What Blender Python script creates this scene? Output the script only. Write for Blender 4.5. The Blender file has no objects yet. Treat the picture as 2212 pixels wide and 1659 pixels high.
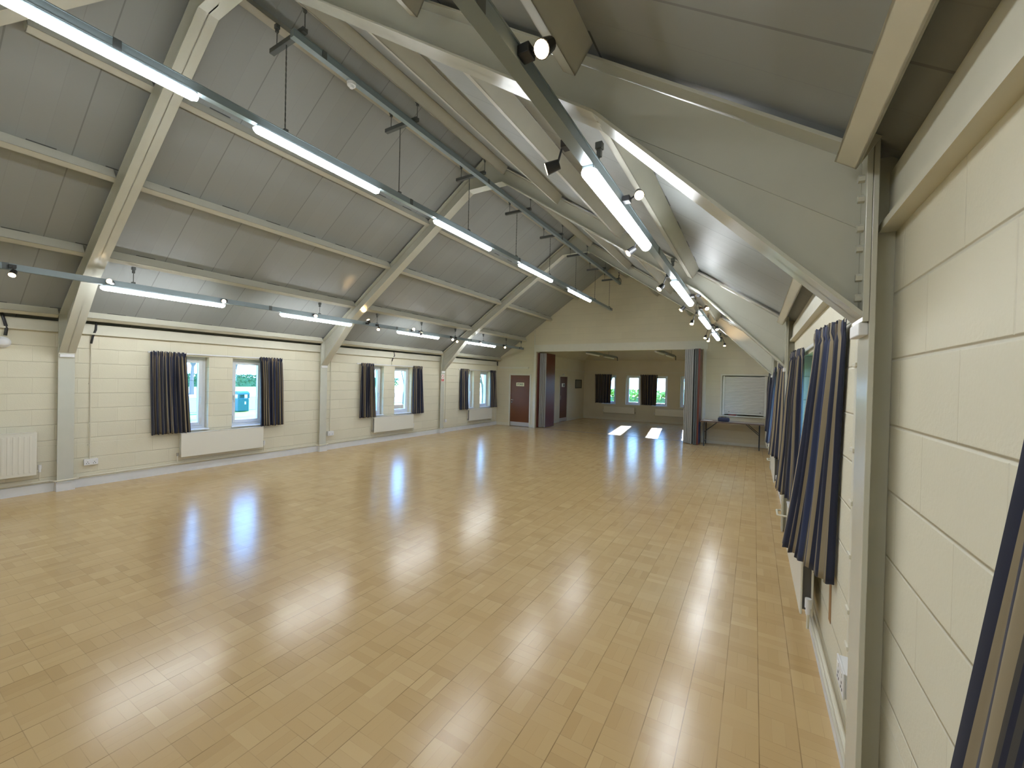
import bpy, bmesh, math, random
from mathutils import Vector, Matrix

sc = bpy.context.scene
# ------------------------------------------------------------------ camera
HCAM = 1.7603
YAW, PITCH, ROLL, FPX = 0.5311, 0.0098, 0.0232, 889.85
fw = Vector((-math.sin(YAW) * math.cos(PITCH), math.cos(YAW) * math.cos(PITCH), -math.sin(PITCH)))
rt = Vector((math.cos(YAW), math.sin(YAW), 0))
up = rt.cross(fw)
rt2 = rt * math.cos(ROLL) + up * math.sin(ROLL)
up2 = -rt * math.sin(ROLL) + up * math.cos(ROLL)
cam_d = bpy.data.cameras.new('camera')
cam = bpy.data.objects.new('camera', cam_d)
sc.collection.objects.link(cam)
cam_d.sensor_fit = 'HORIZONTAL'
cam_d.sensor_width = 36.0
cam_d.lens = FPX / 2212 * 36.0
cam_d.clip_start = 0.02
cam_d.clip_end = 600
cam.matrix_world = Matrix(((rt2.x, up2.x, -fw.x, 0), (rt2.y, up2.y, -fw.y, 0), (rt2.z, up2.z, -fw.z, HCAM), (0, 0, 0, 1)))
sc.camera = cam
# ------------------------------------------------------------------ view
sc.view_settings.view_transform = 'Standard'
sc.view_settings.look = 'None'
sc.view_settings.exposure = 0.12
sc.view_settings.gamma = 1.0
sc.view_settings.use_curve_mapping = False
sc.cycles.use_denoising = True
sc.cycles.max_bounces = 10
sc.cycles.diffuse_bounces = 6
sc.cycles.glossy_bounces = 4
sc.cycles.transparent_max_bounces = 16
sc.cycles.sample_clamp_indirect = 4.0
sc.cycles.caustics_reflective = False
sc.cycles.caustics_refractive = False
# ------------------------------------------------------------------ sky and sun
TUBE = 39.0
SKY = 10.5
SUN = 36.0
w = bpy.data.worlds.new('world')
sc.world = w
w.use_nodes = True
nt = w.node_tree
bg = nt.nodes['Background']
tc = nt.nodes.new('ShaderNodeTexCoord'); sx = nt.nodes.new('ShaderNodeSeparateXYZ')
nt.links.new(tc.outputs['Generated'], sx.inputs[0])
rp = nt.nodes.new('ShaderNodeValToRGB')
rp.color_ramp.elements[0].position = 0.0; rp.color_ramp.elements[0].color = (.42, .68, 1.0, 1)
rp.color_ramp.elements[1].position = 0.75; rp.color_ramp.elements[1].color = (.16, .36, .85, 1)
el = rp.color_ramp.elements.new(.25); el.color = (.24, .50, 1.0, 1)
nt.links.new(sx.outputs[2], rp.inputs[0])
nt.links.new(rp.outputs[0], bg.inputs[0])
bg.inputs[1].default_value = SKY
sun_d = bpy.data.lights.new('sun', 'SUN')
sun_d.energy = SUN
sun_d.angle = 0.012
sun_d.color = (1.0, 0.95, 0.88)
sun = bpy.data.objects.new('sun', sun_d)
sc.collection.objects.link(sun)
sun.rotation_euler = Vector((0.137, -1.0, -0.352)).to_track_quat('-Z', 'Y').to_euler()

# ------------------------------------------------------------------ dimensions
XL, XR, YF = -8.7075, 0.4078, 13.665
XC = (XL + XR) / 2
YN = -2.4
SL = 0.69
ZR = 5.69                      # lining apex
FR = [1.80, 5.96, 10.20]       # near edge of each steel frame
FWID = 0.17
YB = 19.1                      # back room far wall
XBL, XBR = -7.15, -1.12
BAY = 4.15
WC = 3.935                     # centre of the window pair in the first bay
def lin(off): return ZR - SL * abs(off)

# ------------------------------------------------------------------ materials
MATS = {}
def newmat(name):
    m = bpy.data.materials.new(name); m.use_nodes = True
    MATS[name] = m
    return m, m.node_tree, m.node_tree.nodes['Principled BSDF']
def simple(name, col, rough=0.5, metal=0.0, coat=0.0, noise=0.0, nscale=20.0, bump=0.0):
    m, t, p = newmat(name)
    p.inputs['Base Color'].default_value = (*col, 1)
    p.inputs['Roughness'].default_value = rough
    p.inputs['Metallic'].default_value = metal
    p.inputs['Coat Weight'].default_value = coat
    if noise or bump:
        tc = t.nodes.new('ShaderNodeTexCoord'); n = t.nodes.new('ShaderNodeTexNoise')
        n.inputs['Scale'].default_value = nscale; n.inputs['Detail'].default_value = 4
        t.links.new(tc.outputs['Object'], n.inputs['Vector'])
        if noise:
            r = t.nodes.new('ShaderNodeMapRange')
            r.inputs['To Min'].default_value = 1 - noise; r.inputs['To Max'].default_value = 1 + noise
            t.links.new(n.outputs['Fac'], r.inputs['Value'])
            v = t.nodes.new('ShaderNodeVectorMath'); v.operation = 'SCALE'
            v.inputs[0].default_value = col
            t.links.new(r.outputs[0], v.inputs['Scale'])
            t.links.new(v.outputs[0], p.inputs['Base Color'])
        if bump:
            b = t.nodes.new('ShaderNodeBump'); b.inputs['Strength'].default_value = bump; b.inputs['Distance'].default_value = 0.003
            t.links.new(n.outputs['Fac'], b.inputs['Height']); t.links.new(b.outputs[0], p.inputs['Normal'])
    return m
def mnode(t, op, a, b=None, c=None):
    n = t.nodes.new('ShaderNodeMath'); n.operation = op
    for i, v in enumerate((a, b, c)):
        if v is None: continue
        if isinstance(v, (int, float)): n.inputs[i].default_value = v
        else: t.links.new(v, n.inputs[i])
    return n.outputs[0]
def posxyz(t):
    g = t.nodes.new('ShaderNodeNewGeometry'); s = t.nodes.new('ShaderNodeSeparateXYZ')
    t.links.new(g.outputs['Position'], s.inputs[0]); return s.outputs[0], s.outputs[1], s.outputs[2], g
def block_wall(name, axis, col, depth=0.006, strength=0.8):
    m, t, p = newmat(name)
    x, y, z, g = posxyz(t)
    a = (x, y)[axis]
    low = mnode(t, 'LESS_THAN', z, 0.659)
    zz = mnode(t, 'ADD', z, mnode(t, 'MULTIPLY', low, 0.075))
    zz = mnode(t, 'ADD', zz, -0.734 + 0.225 * 10)
    row = mnode(t, 'DIVIDE', zz, 0.225); ri = mnode(t, 'FLOOR', row); rf = mnode(t, 'SUBTRACT', row, ri)
    cu_ = mnode(t, 'ADD', mnode(t, 'DIVIDE', mnode(t, 'ADD', a, 40.06), 0.45), mnode(t, 'MULTIPLY', mnode(t, 'FLOORED_MODULO', ri, 2.0), 0.5))
    ci = mnode(t, 'FLOOR', cu_); cf_ = mnode(t, 'SUBTRACT', cu_, ci)
    def line(f, half):
        dd = mnode(t, 'SUBTRACT', 0.5, mnode(t, 'ABSOLUTE', mnode(t, 'SUBTRACT', f, 0.5)))
        q = t.nodes.new('ShaderNodeMapRange'); q.interpolation_type = 'SMOOTHSTEP'
        q.inputs['From Min'].default_value = half; q.inputs['From Max'].default_value = 0.0
        t.links.new(dd, q.inputs['Value']); return q.outputs[0]
    mort = mnode(t, 'MAXIMUM', line(rf, .034), mnode(t, 'MULTIPLY', line(cf_, .012), .30))
    wb = t.nodes.new('ShaderNodeCombineXYZ'); t.links.new(ri, wb.inputs[0]); t.links.new(ci, wb.inputs[1])
    wv = t.nodes.new('ShaderNodeTexWhiteNoise'); wv.noise_dimensions = '3D'; t.links.new(wb.outputs[0], wv.inputs['Vector'])
    bcol = mnode(t, 'MULTIPLY', mnode(t, 'ADD', .97, mnode(t, 'MULTIPLY', wv.outputs['Value'], .04)), mnode(t, 'SUBTRACT', 1.0, mnode(t, 'MULTIPLY', mort, .12)))
    n = t.nodes.new('ShaderNodeTexNoise'); n.inputs['Scale'].default_value = 90; n.inputs['Detail'].default_value = 5
    t.links.new(g.outputs['Position'], n.inputs['Vector'])
    n2 = t.nodes.new('ShaderNodeTexNoise'); n2.inputs['Scale'].default_value = 1.3; n2.inputs['Detail'].default_value = 3
    t.links.new(g.outputs['Position'], n2.inputs['Vector'])
    mr = t.nodes.new('ShaderNodeMapRange'); mr.inputs['To Min'].default_value = .93; mr.inputs['To Max'].default_value = 1.05
    t.links.new(n2.outputs['Fac'], mr.inputs['Value'])
    mx = t.nodes.new('ShaderNodeVectorMath'); mx.operation = 'MULTIPLY'
    t.links.new(bcol, mx.inputs[0]); mx.inputs[1].default_value = col
    sc_ = t.nodes.new('ShaderNodeVectorMath'); sc_.operation = 'SCALE'
    t.links.new(mx.outputs[0], sc_.inputs[0]); t.links.new(mr.outputs[0], sc_.inputs['Scale'])
    t.links.new(sc_.outputs[0], p.inputs['Base Color'])
    h = mnode(t, 'SUBTRACT', mnode(t, 'MULTIPLY', n.outputs['Fac'], 0.22), mort)
    b = t.nodes.new('ShaderNodeBump'); b.inputs['Strength'].default_value = strength; b.inputs['Distance'].default_value = depth
    t.links.new(h, b.inputs['Height']); t.links.new(b.outputs[0], p.inputs['Normal'])
    p.inputs['Roughness'].default_value = 0.55
    return m

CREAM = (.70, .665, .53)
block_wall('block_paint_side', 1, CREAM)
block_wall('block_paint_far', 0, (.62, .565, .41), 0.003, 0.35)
simple('plaster_cream', (.62, .58, .46), .6, noise=.05, nscale=3)
simple('steel_paint', (.54, .54, .47), .22, noise=.05, nscale=6, bump=.12)
simple('purlin_paint', (.50, .485, .41), .4, noise=.05, nscale=8)
simple('timber_paint', (.62, .60, .50), .45, noise=.05, nscale=8)
simple('skirting_paint', (.70, .72, .74), .4, noise=.05, nscale=8)
simple('gap_shade', (.02, .018, .016), .9)
simple('ledge_shadow_brown', (.33, .27, .18), .6)
simple('trunk_metal', (.23, .28, .30), .32, .25, noise=.06, nscale=5)
simple('hanger_metal', (.12, .13, .13), .5, .5)
simple('black_plastic', (.02, .02, .022), .45)
simple('white_plastic', (.75, .76, .78), .35)
simple('upvc', (.78, .82, .88), .3)
simple('radiator_paint', (.74, .72, .64), .3)
simple('radiator_inner', (.10, .10, .10), .6)
simple('pipe_paint', (.66, .63, .52), .35)
simple('valve_metal', (.35, .33, .30), .35, .7)
simple('rust', (.33, .18, .07), .8)
simple('door_wood', (.135, .042, .012), .35, noise=.2, nscale=4)
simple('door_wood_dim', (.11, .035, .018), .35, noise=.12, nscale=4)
simple('partition_red', (.11, .022, .012), .38, noise=.1, nscale=3)
simple('aluminium', (.34, .345, .34), .4, .3)
simple('rubber_shade_grey', (.09, .10, .10), .6)
simple('kick_steel', (.62, .64, .68), .3, .6)
simple('chrome', (.85, .85, .85), .12, 1.0)
simple('sign_cream', (.80, .74, .48), .5)
simple('sign_text', (.03, .035, .02), .5)
simple('sign_white', (.82, .82, .80), .5)
simple('sign_red', (.55, .03, .02), .5)
simple('picture_dark', (.03, .03, .025), .4)
simple('picture_image', (.14, .15, .13), .4, noise=.6, nscale=14)
simple('shutter_white', (.66, .66, .60), .45)
simple('table_edge', (.10, .055, .03), .5)
simple('table_top', (.36, .27, .19), .35, noise=.12, nscale=6)
simple('table_leg', (.03, .032, .035), .4, .4)
simple('navy_case', (.018, .02, .045), .7, noise=.2, nscale=60)
simple('book_red', (.20, .035, .03), .6)
simple('paper', (.8, .78, .74), .6)
simple('navy_side', (.012, .03, .12), .5)
simple('bin_green', (.005, .11, .11), .4)
simple('grass', (.13, .24, .025), .9, noise=.35, nscale=1.5)
simple('road', (.09, .10, .12), .9, noise=.1, nscale=.5)
simple('pale_path', (.45, .45, .38), .9, noise=.08, nscale=.4)
simple('bark', (.16, .14, .11), .9)
simple('leaf_green', (.20, .34, .05), .8, noise=.4, nscale=6)
simple('leaf_dark', (.10, .19, .08), .8, noise=.4, nscale=6)
simple('brick_red', (.35, .14, .08), .9, noise=.2, nscale=4)
simple('track_steel', (.12, .11, .10), .4, .5)
# lining panels
m, t, p = newmat('lining_panels')
x, y, z, g = posxyz(t)
fy = mnode(t, 'FRACT', mnode(t, 'DIVIDE', mnode(t, 'ADD', y, 30 - 2.63), 0.6))
d = mnode(t, 'ABSOLUTE', mnode(t, 'SUBTRACT', fy, 0.5))
main_ = mnode(t, 'GREATER_THAN', d, 0.491)
fy2 = mnode(t, 'FRACT', mnode(t, 'DIVIDE', mnode(t, 'ADD', y, 30 - 2.63), 0.2))
d2 = mnode(t, 'ABSOLUTE', mnode(t, 'SUBTRACT', fy2, 0.5))
minor = mnode(t, 'GREATER_THAN', d2, 0.488)
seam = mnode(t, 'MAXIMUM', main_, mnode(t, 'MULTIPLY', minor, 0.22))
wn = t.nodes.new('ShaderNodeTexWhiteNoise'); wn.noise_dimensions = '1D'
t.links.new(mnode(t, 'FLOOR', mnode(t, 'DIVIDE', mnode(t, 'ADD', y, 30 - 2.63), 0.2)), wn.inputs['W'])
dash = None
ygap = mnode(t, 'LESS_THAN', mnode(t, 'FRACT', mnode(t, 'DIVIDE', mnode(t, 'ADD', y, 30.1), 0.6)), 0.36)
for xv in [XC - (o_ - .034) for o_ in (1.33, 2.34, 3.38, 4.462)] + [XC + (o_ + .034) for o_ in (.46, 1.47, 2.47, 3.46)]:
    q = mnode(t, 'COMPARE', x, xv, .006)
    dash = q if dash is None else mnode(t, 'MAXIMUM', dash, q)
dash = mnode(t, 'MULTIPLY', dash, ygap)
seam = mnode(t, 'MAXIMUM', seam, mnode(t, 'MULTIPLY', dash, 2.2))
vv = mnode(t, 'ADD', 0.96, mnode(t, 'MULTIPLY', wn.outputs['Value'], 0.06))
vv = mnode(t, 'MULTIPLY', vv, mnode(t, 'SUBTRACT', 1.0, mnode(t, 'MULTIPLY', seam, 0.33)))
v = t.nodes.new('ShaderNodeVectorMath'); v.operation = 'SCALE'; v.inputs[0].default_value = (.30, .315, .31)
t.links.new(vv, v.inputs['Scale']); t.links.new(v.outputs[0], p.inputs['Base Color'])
b = t.nodes.new('ShaderNodeBump'); b.inputs['Strength'].default_value = 0.6; b.inputs['Distance'].default_value = 0.004
hgt = mnode(t, 'ADD', mnode(t, 'MULTIPLY', seam, -1.0), mnode(t, 'MULTIPLY', mnode(t, 'ABSOLUTE', mnode(t, 'SUBTRACT', fy2, 0.5)), mnode(t, 'ADD', 0.2, mnode(t, 'MULTIPLY', wn.outputs['Value'], .5))))
t.links.new(hgt, b.inputs['Height']); t.links.new(b.outputs[0], p.inputs['Normal'])
p.inputs['Roughness'].default_value = 0.45
# parquet floor: basket weave of short blocks
m, t, p = newmat('parquet')
x, y, z, g = posxyz(t)
CELL = 0.1715
u = mnode(t, 'DIVIDE', mnode(t, 'ADD', x, 20 * CELL * 3 + 0.9635 - CELL * 0), CELL)
v_ = mnode(t, 'DIVIDE', mnode(t, 'ADD', y, 20 * CELL * 2 - 2.07), CELL)
iu, iv = mnode(t, 'FLOOR', u), mnode(t, 'FLOOR', v_)
fu, fv = mnode(t, 'SUBTRACT', u, iu), mnode(t, 'SUBTRACT', v_, iv)
chk = mnode(t, 'FLOORED_MODULO', mnode(t, 'ADD', iu, iv), 2.0)
def mixf(a, b_):     # chk ? b : a
    return mnode(t, 'ADD', mnode(t, 'MULTIPLY', a, mnode(t, 'SUBTRACT', 1.0, chk)), mnode(t, 'MULTIPLY', b_, chk))
s = mnode(t, 'MULTIPLY', mixf(fu, fv), 3.0)
si = mnode(t, 'FLOOR', s); sf = mnode(t, 'SUBTRACT', s, si)
cb = t.nodes.new('ShaderNodeCombineXYZ'); t.links.new(iu, cb.inputs[0]); t.links.new(iv, cb.inputs[1]); t.links.new(si, cb.inputs[2])
wn = t.nodes.new('ShaderNodeTexWhiteNoise'); wn.noise_dimensions = '3D'; t.links.new(cb.outputs[0], wn.inputs['Vector'])
cb2 = t.nodes.new('ShaderNodeCombineXYZ'); t.links.new(iu, cb2.inputs[0]); t.links.new(iv, cb2.inputs[1])
wn2 = t.nodes.new('ShaderNodeTexWhiteNoise'); wn2.noise_dimensions = '3D'; t.links.new(cb2.outputs[0], wn2.inputs['Vector'])
big = t.nodes.new('ShaderNodeTexNoise'); big.inputs['Scale'].default_value = 0.55; big.inputs['Detail'].default_value = 3
t.links.new(g.outputs['Position'], big.inputs['Vector'])
joint_n = t.nodes.new('ShaderNodeTexNoise'); joint_n.inputs['Scale'].default_value = 3.5; joint_n.inputs['Detail'].default_value = 2
t.links.new(g.outputs['Position'], joint_n.inputs['Vector'])
jn = t.nodes.new('ShaderNodeMapRange'); jn.inputs['From Min'].default_value = .35; jn.inputs['From Max'].default_value = .7
t.links.new(joint_n.outputs['Fac'], jn.inputs['Value'])
def edge(f, wdt): return mnode(t, 'GREATER_THAN', mnode(t, 'ABSOLUTE', mnode(t, 'SUBTRACT', f, 0.5)), 0.5 - wdt)
ju = edge(fu, 0.014); jv = edge(fv, 0.008); js = edge(sf, 0.02)
joint = mnode(t, 'MAXIMUM', mnode(t, 'MULTIPLY', ju, mnode(t, 'ADD', .35, mnode(t, 'MULTIPLY', jn.outputs[0], .65))),
              mnode(t, 'MULTIPLY', mnode(t, 'MAXIMUM', mnode(t, 'MULTIPLY', jv, .55), mnode(t, 'MULTIPLY', js, .4)), jn.outputs[0]))
ramp = t.nodes.new('ShaderNodeValToRGB')
cr = ramp.color_ramp
cr.elements[0].position = 0; cr.elements[0].color = (.44, .285, .125, 1)
cr.elements[1].position = 1; cr.elements[1].color = (.62, .45, .225, 1)
e = cr.elements.new(.35); e.color = (.52, .355, .165, 1)
e = cr.elements.new(.7); e.color = (.55, .385, .185, 1)
fac = mnode(t, 'ADD', mnode(t, 'MULTIPLY', wn.outputs['Value'], .38), mnode(t, 'MULTIPLY', wn2.outputs['Value'], .26))
fac = mnode(t, 'ADD', fac, mnode(t, 'MULTIPLY', big.outputs['Fac'], .36))
t.links.new(fac, ramp.inputs[0])
mixc = t.nodes.new('ShaderNodeMix'); mixc.data_type = 'RGBA'
t.links.new(mnode(t, 'MULTIPLY', joint, .72), mixc.inputs['Factor'])
t.links.new(ramp.outputs[0], mixc.inputs[6]); mixc.inputs[7].default_value = (.14, .075, .03, 1)
t.links.new(mixc.outputs[2], p.inputs['Base Color'])
rn = t.nodes.new('ShaderNodeTexNoise'); rn.inputs['Scale'].default_value = 2.2; rn.inputs['Detail'].default_value = 3
t.links.new(g.outputs['Position'], rn.inputs['Vector'])
rr = t.nodes.new('ShaderNodeMapRange'); rr.inputs['From Min'].default_value = .0; rr.inputs['From Max'].default_value = 1.0
rr.inputs['To Min'].default_value = .17; rr.inputs['To Max'].default_value = .25
t.links.new(rn.outputs['Fac'], rr.inputs['Value']); t.links.new(rr.outputs[0], p.inputs['Roughness'])
hb = mnode(t, 'SUBTRACT', mnode(t, 'ADD', mnode(t, 'MULTIPLY', wn.outputs['Value'], .08), mnode(t, 'MULTIPLY', rn.outputs['Fac'], .12)), joint)
b = t.nodes.new('ShaderNodeBump'); b.inputs['Strength'].default_value = 0.25; b.inputs['Distance'].default_value = 0.002
t.links.new(hb, b.inputs['Height']); t.links.new(b.outputs[0], p.inputs['Normal'])
p.inputs['IOR'].default_value = 1.56
# striped curtain cloth, stripes follow the cloth's own width (UV)
m, t, p = newmat('curtain_stripe')
uvn = t.nodes.new('ShaderNodeUVMap'); uvn.uv_map = 'UVMap'
sp = t.nodes.new('ShaderNodeSeparateXYZ'); t.links.new(uvn.outputs[0], sp.inputs[0])
ramp = t.nodes.new('ShaderNodeValToRGB'); ramp.color_ramp.interpolation = 'CONSTANT'
NAVY, TAN, GRY, MID, BRN = (.009, .013, .036), (.27, .22, .14), (.06, .056, .052), (.018, .03, .085), (.095, .07, .05)
stops = [(0, NAVY), (.22, TAN), (.30, MID), (.36, GRY), (.385, NAVY), (.41, GRY), (.435, NAVY), (.46, GRY), (.49, TAN), (.60, NAVY), (.70, GRY), (.72, NAVY), (.74, BRN), (.80, TAN), (.84, GRY), (.86, MID), (.97, GRY)]
els = ramp.color_ramp.elements
els[0].position = 0; els[0].color = (*stops[0][1], 1)
els[1].position = stops[1][0]; els[1].color = (*stops[1][1], 1)
for pos, c_ in stops[2:]:
    e = els.new(pos); e.color = (*c_, 1)
t.links.new(mnode(t, 'FRACT', mnode(t, 'DIVIDE', sp.outputs[0], 0.30)), ramp.inputs[0])
t.links.new(ramp.outputs[0], p.inputs['Base Color'])
p.inputs['Roughness'].default_value = 0.8
p.inputs['Sheen Weight'].default_value = 0.1
n = t.nodes.new('ShaderNodeTexNoise'); n.inputs['Scale'].default_value = 400
b = t.nodes.new('ShaderNodeBump'); b.inputs['Strength'].default_value = .15; b.inputs['Distance'].default_value = .001
t.links.new(n.outputs['Fac'], b.inputs['Height']); t.links.new(b.outputs[0], p.inputs['Normal'])
# emitters
def emit(name, col, s_):
    m, t, p = newmat(name)
    p.inputs['Base Color'].default_value = (.8, .8, .8, 1)
    p.inputs['Emission Color'].default_value = (*col, 1)
    p.inputs['Emission Strength'].default_value = s_
emit('tube_light', (.93, .97, 1.0), TUBE)
emit('halogen', (1.0, .72, .38), 22.0)
simple('tube_off', (.75, .75, .72), .4)
# glass: clear pane with a weak mirror
m, t, p = newmat('glass')
t.nodes.remove(p)
tr = t.nodes.new('ShaderNodeBsdfTransparent'); tr.inputs[0].default_value = (.90, .97, 1.0, 1)
gl = t.nodes.new('ShaderNodeBsdfGlossy'); gl.inputs['Roughness'].default_value = 0.02
lw = t.nodes.new('ShaderNodeLayerWeight'); lw.inputs[0].default_value = .5
fres = mnode(t, 'ADD', .04, mnode(t, 'MULTIPLY', .9, mnode(t, 'POWER', lw.outputs['Facing'], 5.0)))
mx = t.nodes.new('ShaderNodeMixShader')
t.links.new(fres, mx.inputs[0]); t.links.new(tr.outputs[0], mx.inputs[1]); t.links.new(gl.outputs[0], mx.inputs[2])
t.links.new(mx.outputs[0], t.nodes['Material Output'].inputs[0])

# ------------------------------------------------------------------ mesh builder
COL = sc.collection
class MB:
    def __init__(s): s.v = []; s.f = []; s.uv = None; s.smooth = False
    def add(s, vs, fs):
        o = len(s.v); s.v += [tuple(q) for q in vs]; s.f += [tuple(i + o for i in f) for f in fs]; return s
    def box(s, x0, x1, y0, y1, z0, z1):
        if x0 > x1: x0, x1 = x1, x0
        if y0 > y1: y0, y1 = y1, y0
        if z0 > z1: z0, z1 = z1, z0
        return s.add([(x0, y0, z0), (x1, y0, z0), (x1, y1, z0), (x0, y1, z0), (x0, y0, z1), (x1, y0, z1), (x1, y1, z1), (x0, y1, z1)],
                     [(0, 3, 2, 1), (4, 5, 6, 7), (0, 1, 5, 4), (1, 2, 6, 5), (2, 3, 7, 6), (3, 0, 4, 7)])
    def prism(s, poly, axis, a, b):
        """poly: 2-D points; axis 'y': points are (x,z); 'x': (y,z); 'z': (x,y)"""
        n = len(poly)
        def P(q, c):
            return (q[0], c, q[1]) if axis == 'y' else ((c, q[0], q[1]) if axis == 'x' else (q[0], q[1], c))
        vs = [P(q, a) for q in poly] + [P(q, b) for q in poly]
        fs = [tuple(range(n)), tuple(range(2 * n - 1, n - 1, -1))] + [(i, i + n, (i + 1) % n + n, (i + 1) % n) for i in range(n)]
        return s.add(vs, fs)
    def tube(s, p0, p1, r, n=10, r1=None, caps=True):
        p0, p1 = Vector(p0), Vector(p1); d = (p1 - p0).normalized()
        a = d.orthogonal().normalized(); b = d.cross(a); r1 = r if r1 is None else r1
        vs = []
        for q, rr in ((p0, r), (p1, r1)):
            for i in range(n):
                th = 2 * math.pi * i / n
                vs.append(q + (a * math.cos(th) + b * math.sin(th)) * rr)
        fs = [(i, (i + 1) % n, (i + 1) % n + n, i + n) for i in range(n)]
        if caps: fs += [tuple(range(n - 1, -1, -1)), tuple(range(n, 2 * n))]
        return s.add(vs, fs)
    def path(s, pts, r, n=8):
        for a, b in zip(pts[:-1], pts[1:]): s.tube(a, b, r, n)
        for q in pts[1:-1]: s.ball(q, r * 1.02, 6)
        return s
    def ball(s, c, r, n=8, sz=(1, 1, 1)):
        vs = []; fs = []
        rows = max(4, n // 2 + 1)
        for i in range(rows + 1):
            ph = math.pi * i / rows
            for j in range(n):
                th = 2 * math.pi * j / n
                vs.append((c[0] + r * sz[0] * math.sin(ph) * math.cos(th), c[1] + r * sz[1] * math.sin(ph) * math.sin(th), c[2] + r * sz[2] * math.cos(ph)))
        for i in range(rows):
            for j in range(n):
                fs.append((i * n + j, (i + 1) * n + j, (i + 1) * n + (j + 1) % n, i * n + (j + 1) % n))
        return s.add(vs, fs)
    def build(s, name, mat, parent=None, bevel=0.0, smooth=False, label=None):
        me = bpy.data.meshes.new(name); me.from_pydata(s.v, [], s.f); me.update()
        bm = bmesh.new(); bm.from_mesh(me)
        bmesh.ops.remove_doubles(bm, verts=bm.verts, dist=1e-6)
        bmesh.ops.dissolve_degenerate(bm, edges=bm.edges, dist=1e-6)
        bmesh.ops.recalc_face_normals(bm, faces=bm.faces)
        bm.to_mesh(me); bm.free()
        me.materials.append(MATS[mat])
        o = bpy.data.objects.new(name, me); COL.objects.link(o)
        if parent is not None: attach(o, parent)
        if smooth:
            for pl in me.polygons: pl.use_smooth = True
        if bevel:
            md = o.modifiers.new('bevel', 'BEVEL'); md.width = bevel; md.segments = 2; md.limit_method = 'ANGLE'
        if label: o['label'] = label
        return o
ROOTLOC = {}
def attach(o, parent):
    o.parent = parent
    inv = Vector((0, 0, 0)); q = parent
    while q is not None:
        inv += q.location; q = q.parent
    o.location = -inv          # meshes are written in world coordinates
def thing(name, label, cat, loc=(0, 0, 0), group=None):
    o = bpy.data.objects.new(name, None); COL.objects.link(o); o.empty_display_size = .1
    o.location = loc; ROOTLOC[o.name] = tuple(loc)
    o['label'] = label; o['category'] = cat
    if group: o['group'] = group
    return o
def tag(o, label, cat, group=None):
    o['label'] = label; o['category'] = cat
    if group: o['group'] = group
    return o
def struct(o, label=None, cat=None):
    o['kind'] = 'structure'
    if label: o['label'] = label
    if cat: o['category'] = cat
    return o
def B(): return MB()
def holes_wall(mb, axis, c0, c1, a0, a1, z0, z1, holes):
    """wall slab between c0..c1 (thickness), spanning a0..a1, with holes (a,b,zlo,zhi)"""
    def bx(a, b, zl, zh):
        if b - a < 1e-4 or zh - zl < 1e-4: return
        if axis == 'y': mb.box(c0, c1, a, b, zl, zh)
        else: mb.box(a, b, c0, c1, zl, zh)
    cur = a0
    for (a, b, zl, zh) in sorted(holes):
        bx(cur, a, z0, z1); bx(a, b, z0, zl); bx(a, b, zh, z1); cur = b
    bx(cur, a1, z0, z1)
    return mb
BN = {0: 'nearest the camera', 1: 'first bay', 2: 'second bay', 3: 'last bay'}

# ------------------------------------------------------------------ floor, walls, ceiling
struct(B().box(XL - .3, XR + .3, YN - .3, 13.9, -.2, 0).box(XL - .3, XR + .3, 13.9, 14.8, -.2, 0).box(XBL - 1.4, XBR + .1, 14.8, YB + .3, -.2, 0).build('floor', 'parquet'),
       'pale wooden block parquet floor of the whole hall', 'floor')
WINH = []
for k in range(-1, 3):
    c = WC + BAY * k + (0.03 if k == 1 else 0) + (0.07 if k == 2 else 0)
    WINH.append((k, c))
def wh(c): return [(c - .85, c - .20, .735, 2.05), (c + .20, c + .85, .735, 2.05)]
holesL = [h for k, c in WINH for h in wh(c)]
struct(holes_wall(B(), 'y', XL - .3, XL, YN - .3, 13.9, 0, 2.46, holesL).build('wall_left', 'block_paint_side'), 'cream painted blockwork wall with three visible window pairs', 'wall')
struct(holes_wall(B(), 'y', XR, XR + .3, YN - .3, 13.9, 0, 2.46, holesL).build('wall_right', 'block_paint_side'), 'cream painted blockwork wall close beside the camera', 'wall')
mb = B()
holes_wall(mb, 'x', YF, 13.9, XL - .3, XR + .3, 0, 2.825, [(-8.09, -7.255, 0, 1.945), (-6.996, -1.335, 0, 2.825), (-.81, .32, .87, 2.035)])
mb.prism([(XL - .3, 2.825), (XR + .3, 2.825), (XR + .3, lin(4.86) + .1), (XC, ZR + .12), (XL - .3, lin(4.86) + .1)] if lin(4.86) + .1 > 2.825 else
         [(XC - (ZR + .12 - 2.825) / SL, 2.825), (XC + (ZR + .12 - 2.825) / SL, 2.825), (XC, ZR + .12)], 'y', YF, 13.9)
struct(mb.build('wall_far', 'block_paint_far'), 'cream gable end wall with wide partition opening', 'wall')
mb = B().box(XL - .3, XR + .3, YN - .3, YN, 0, 2.5)
mb.prism([(XC - 4.8, 2.5), (XC + 4.8, 2.5), (XC, ZR + .12)], 'y', YN - .3, YN)
struct(mb.build('wall_near', 'block_paint_far'), 'gable wall behind the camera', 'wall')
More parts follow.
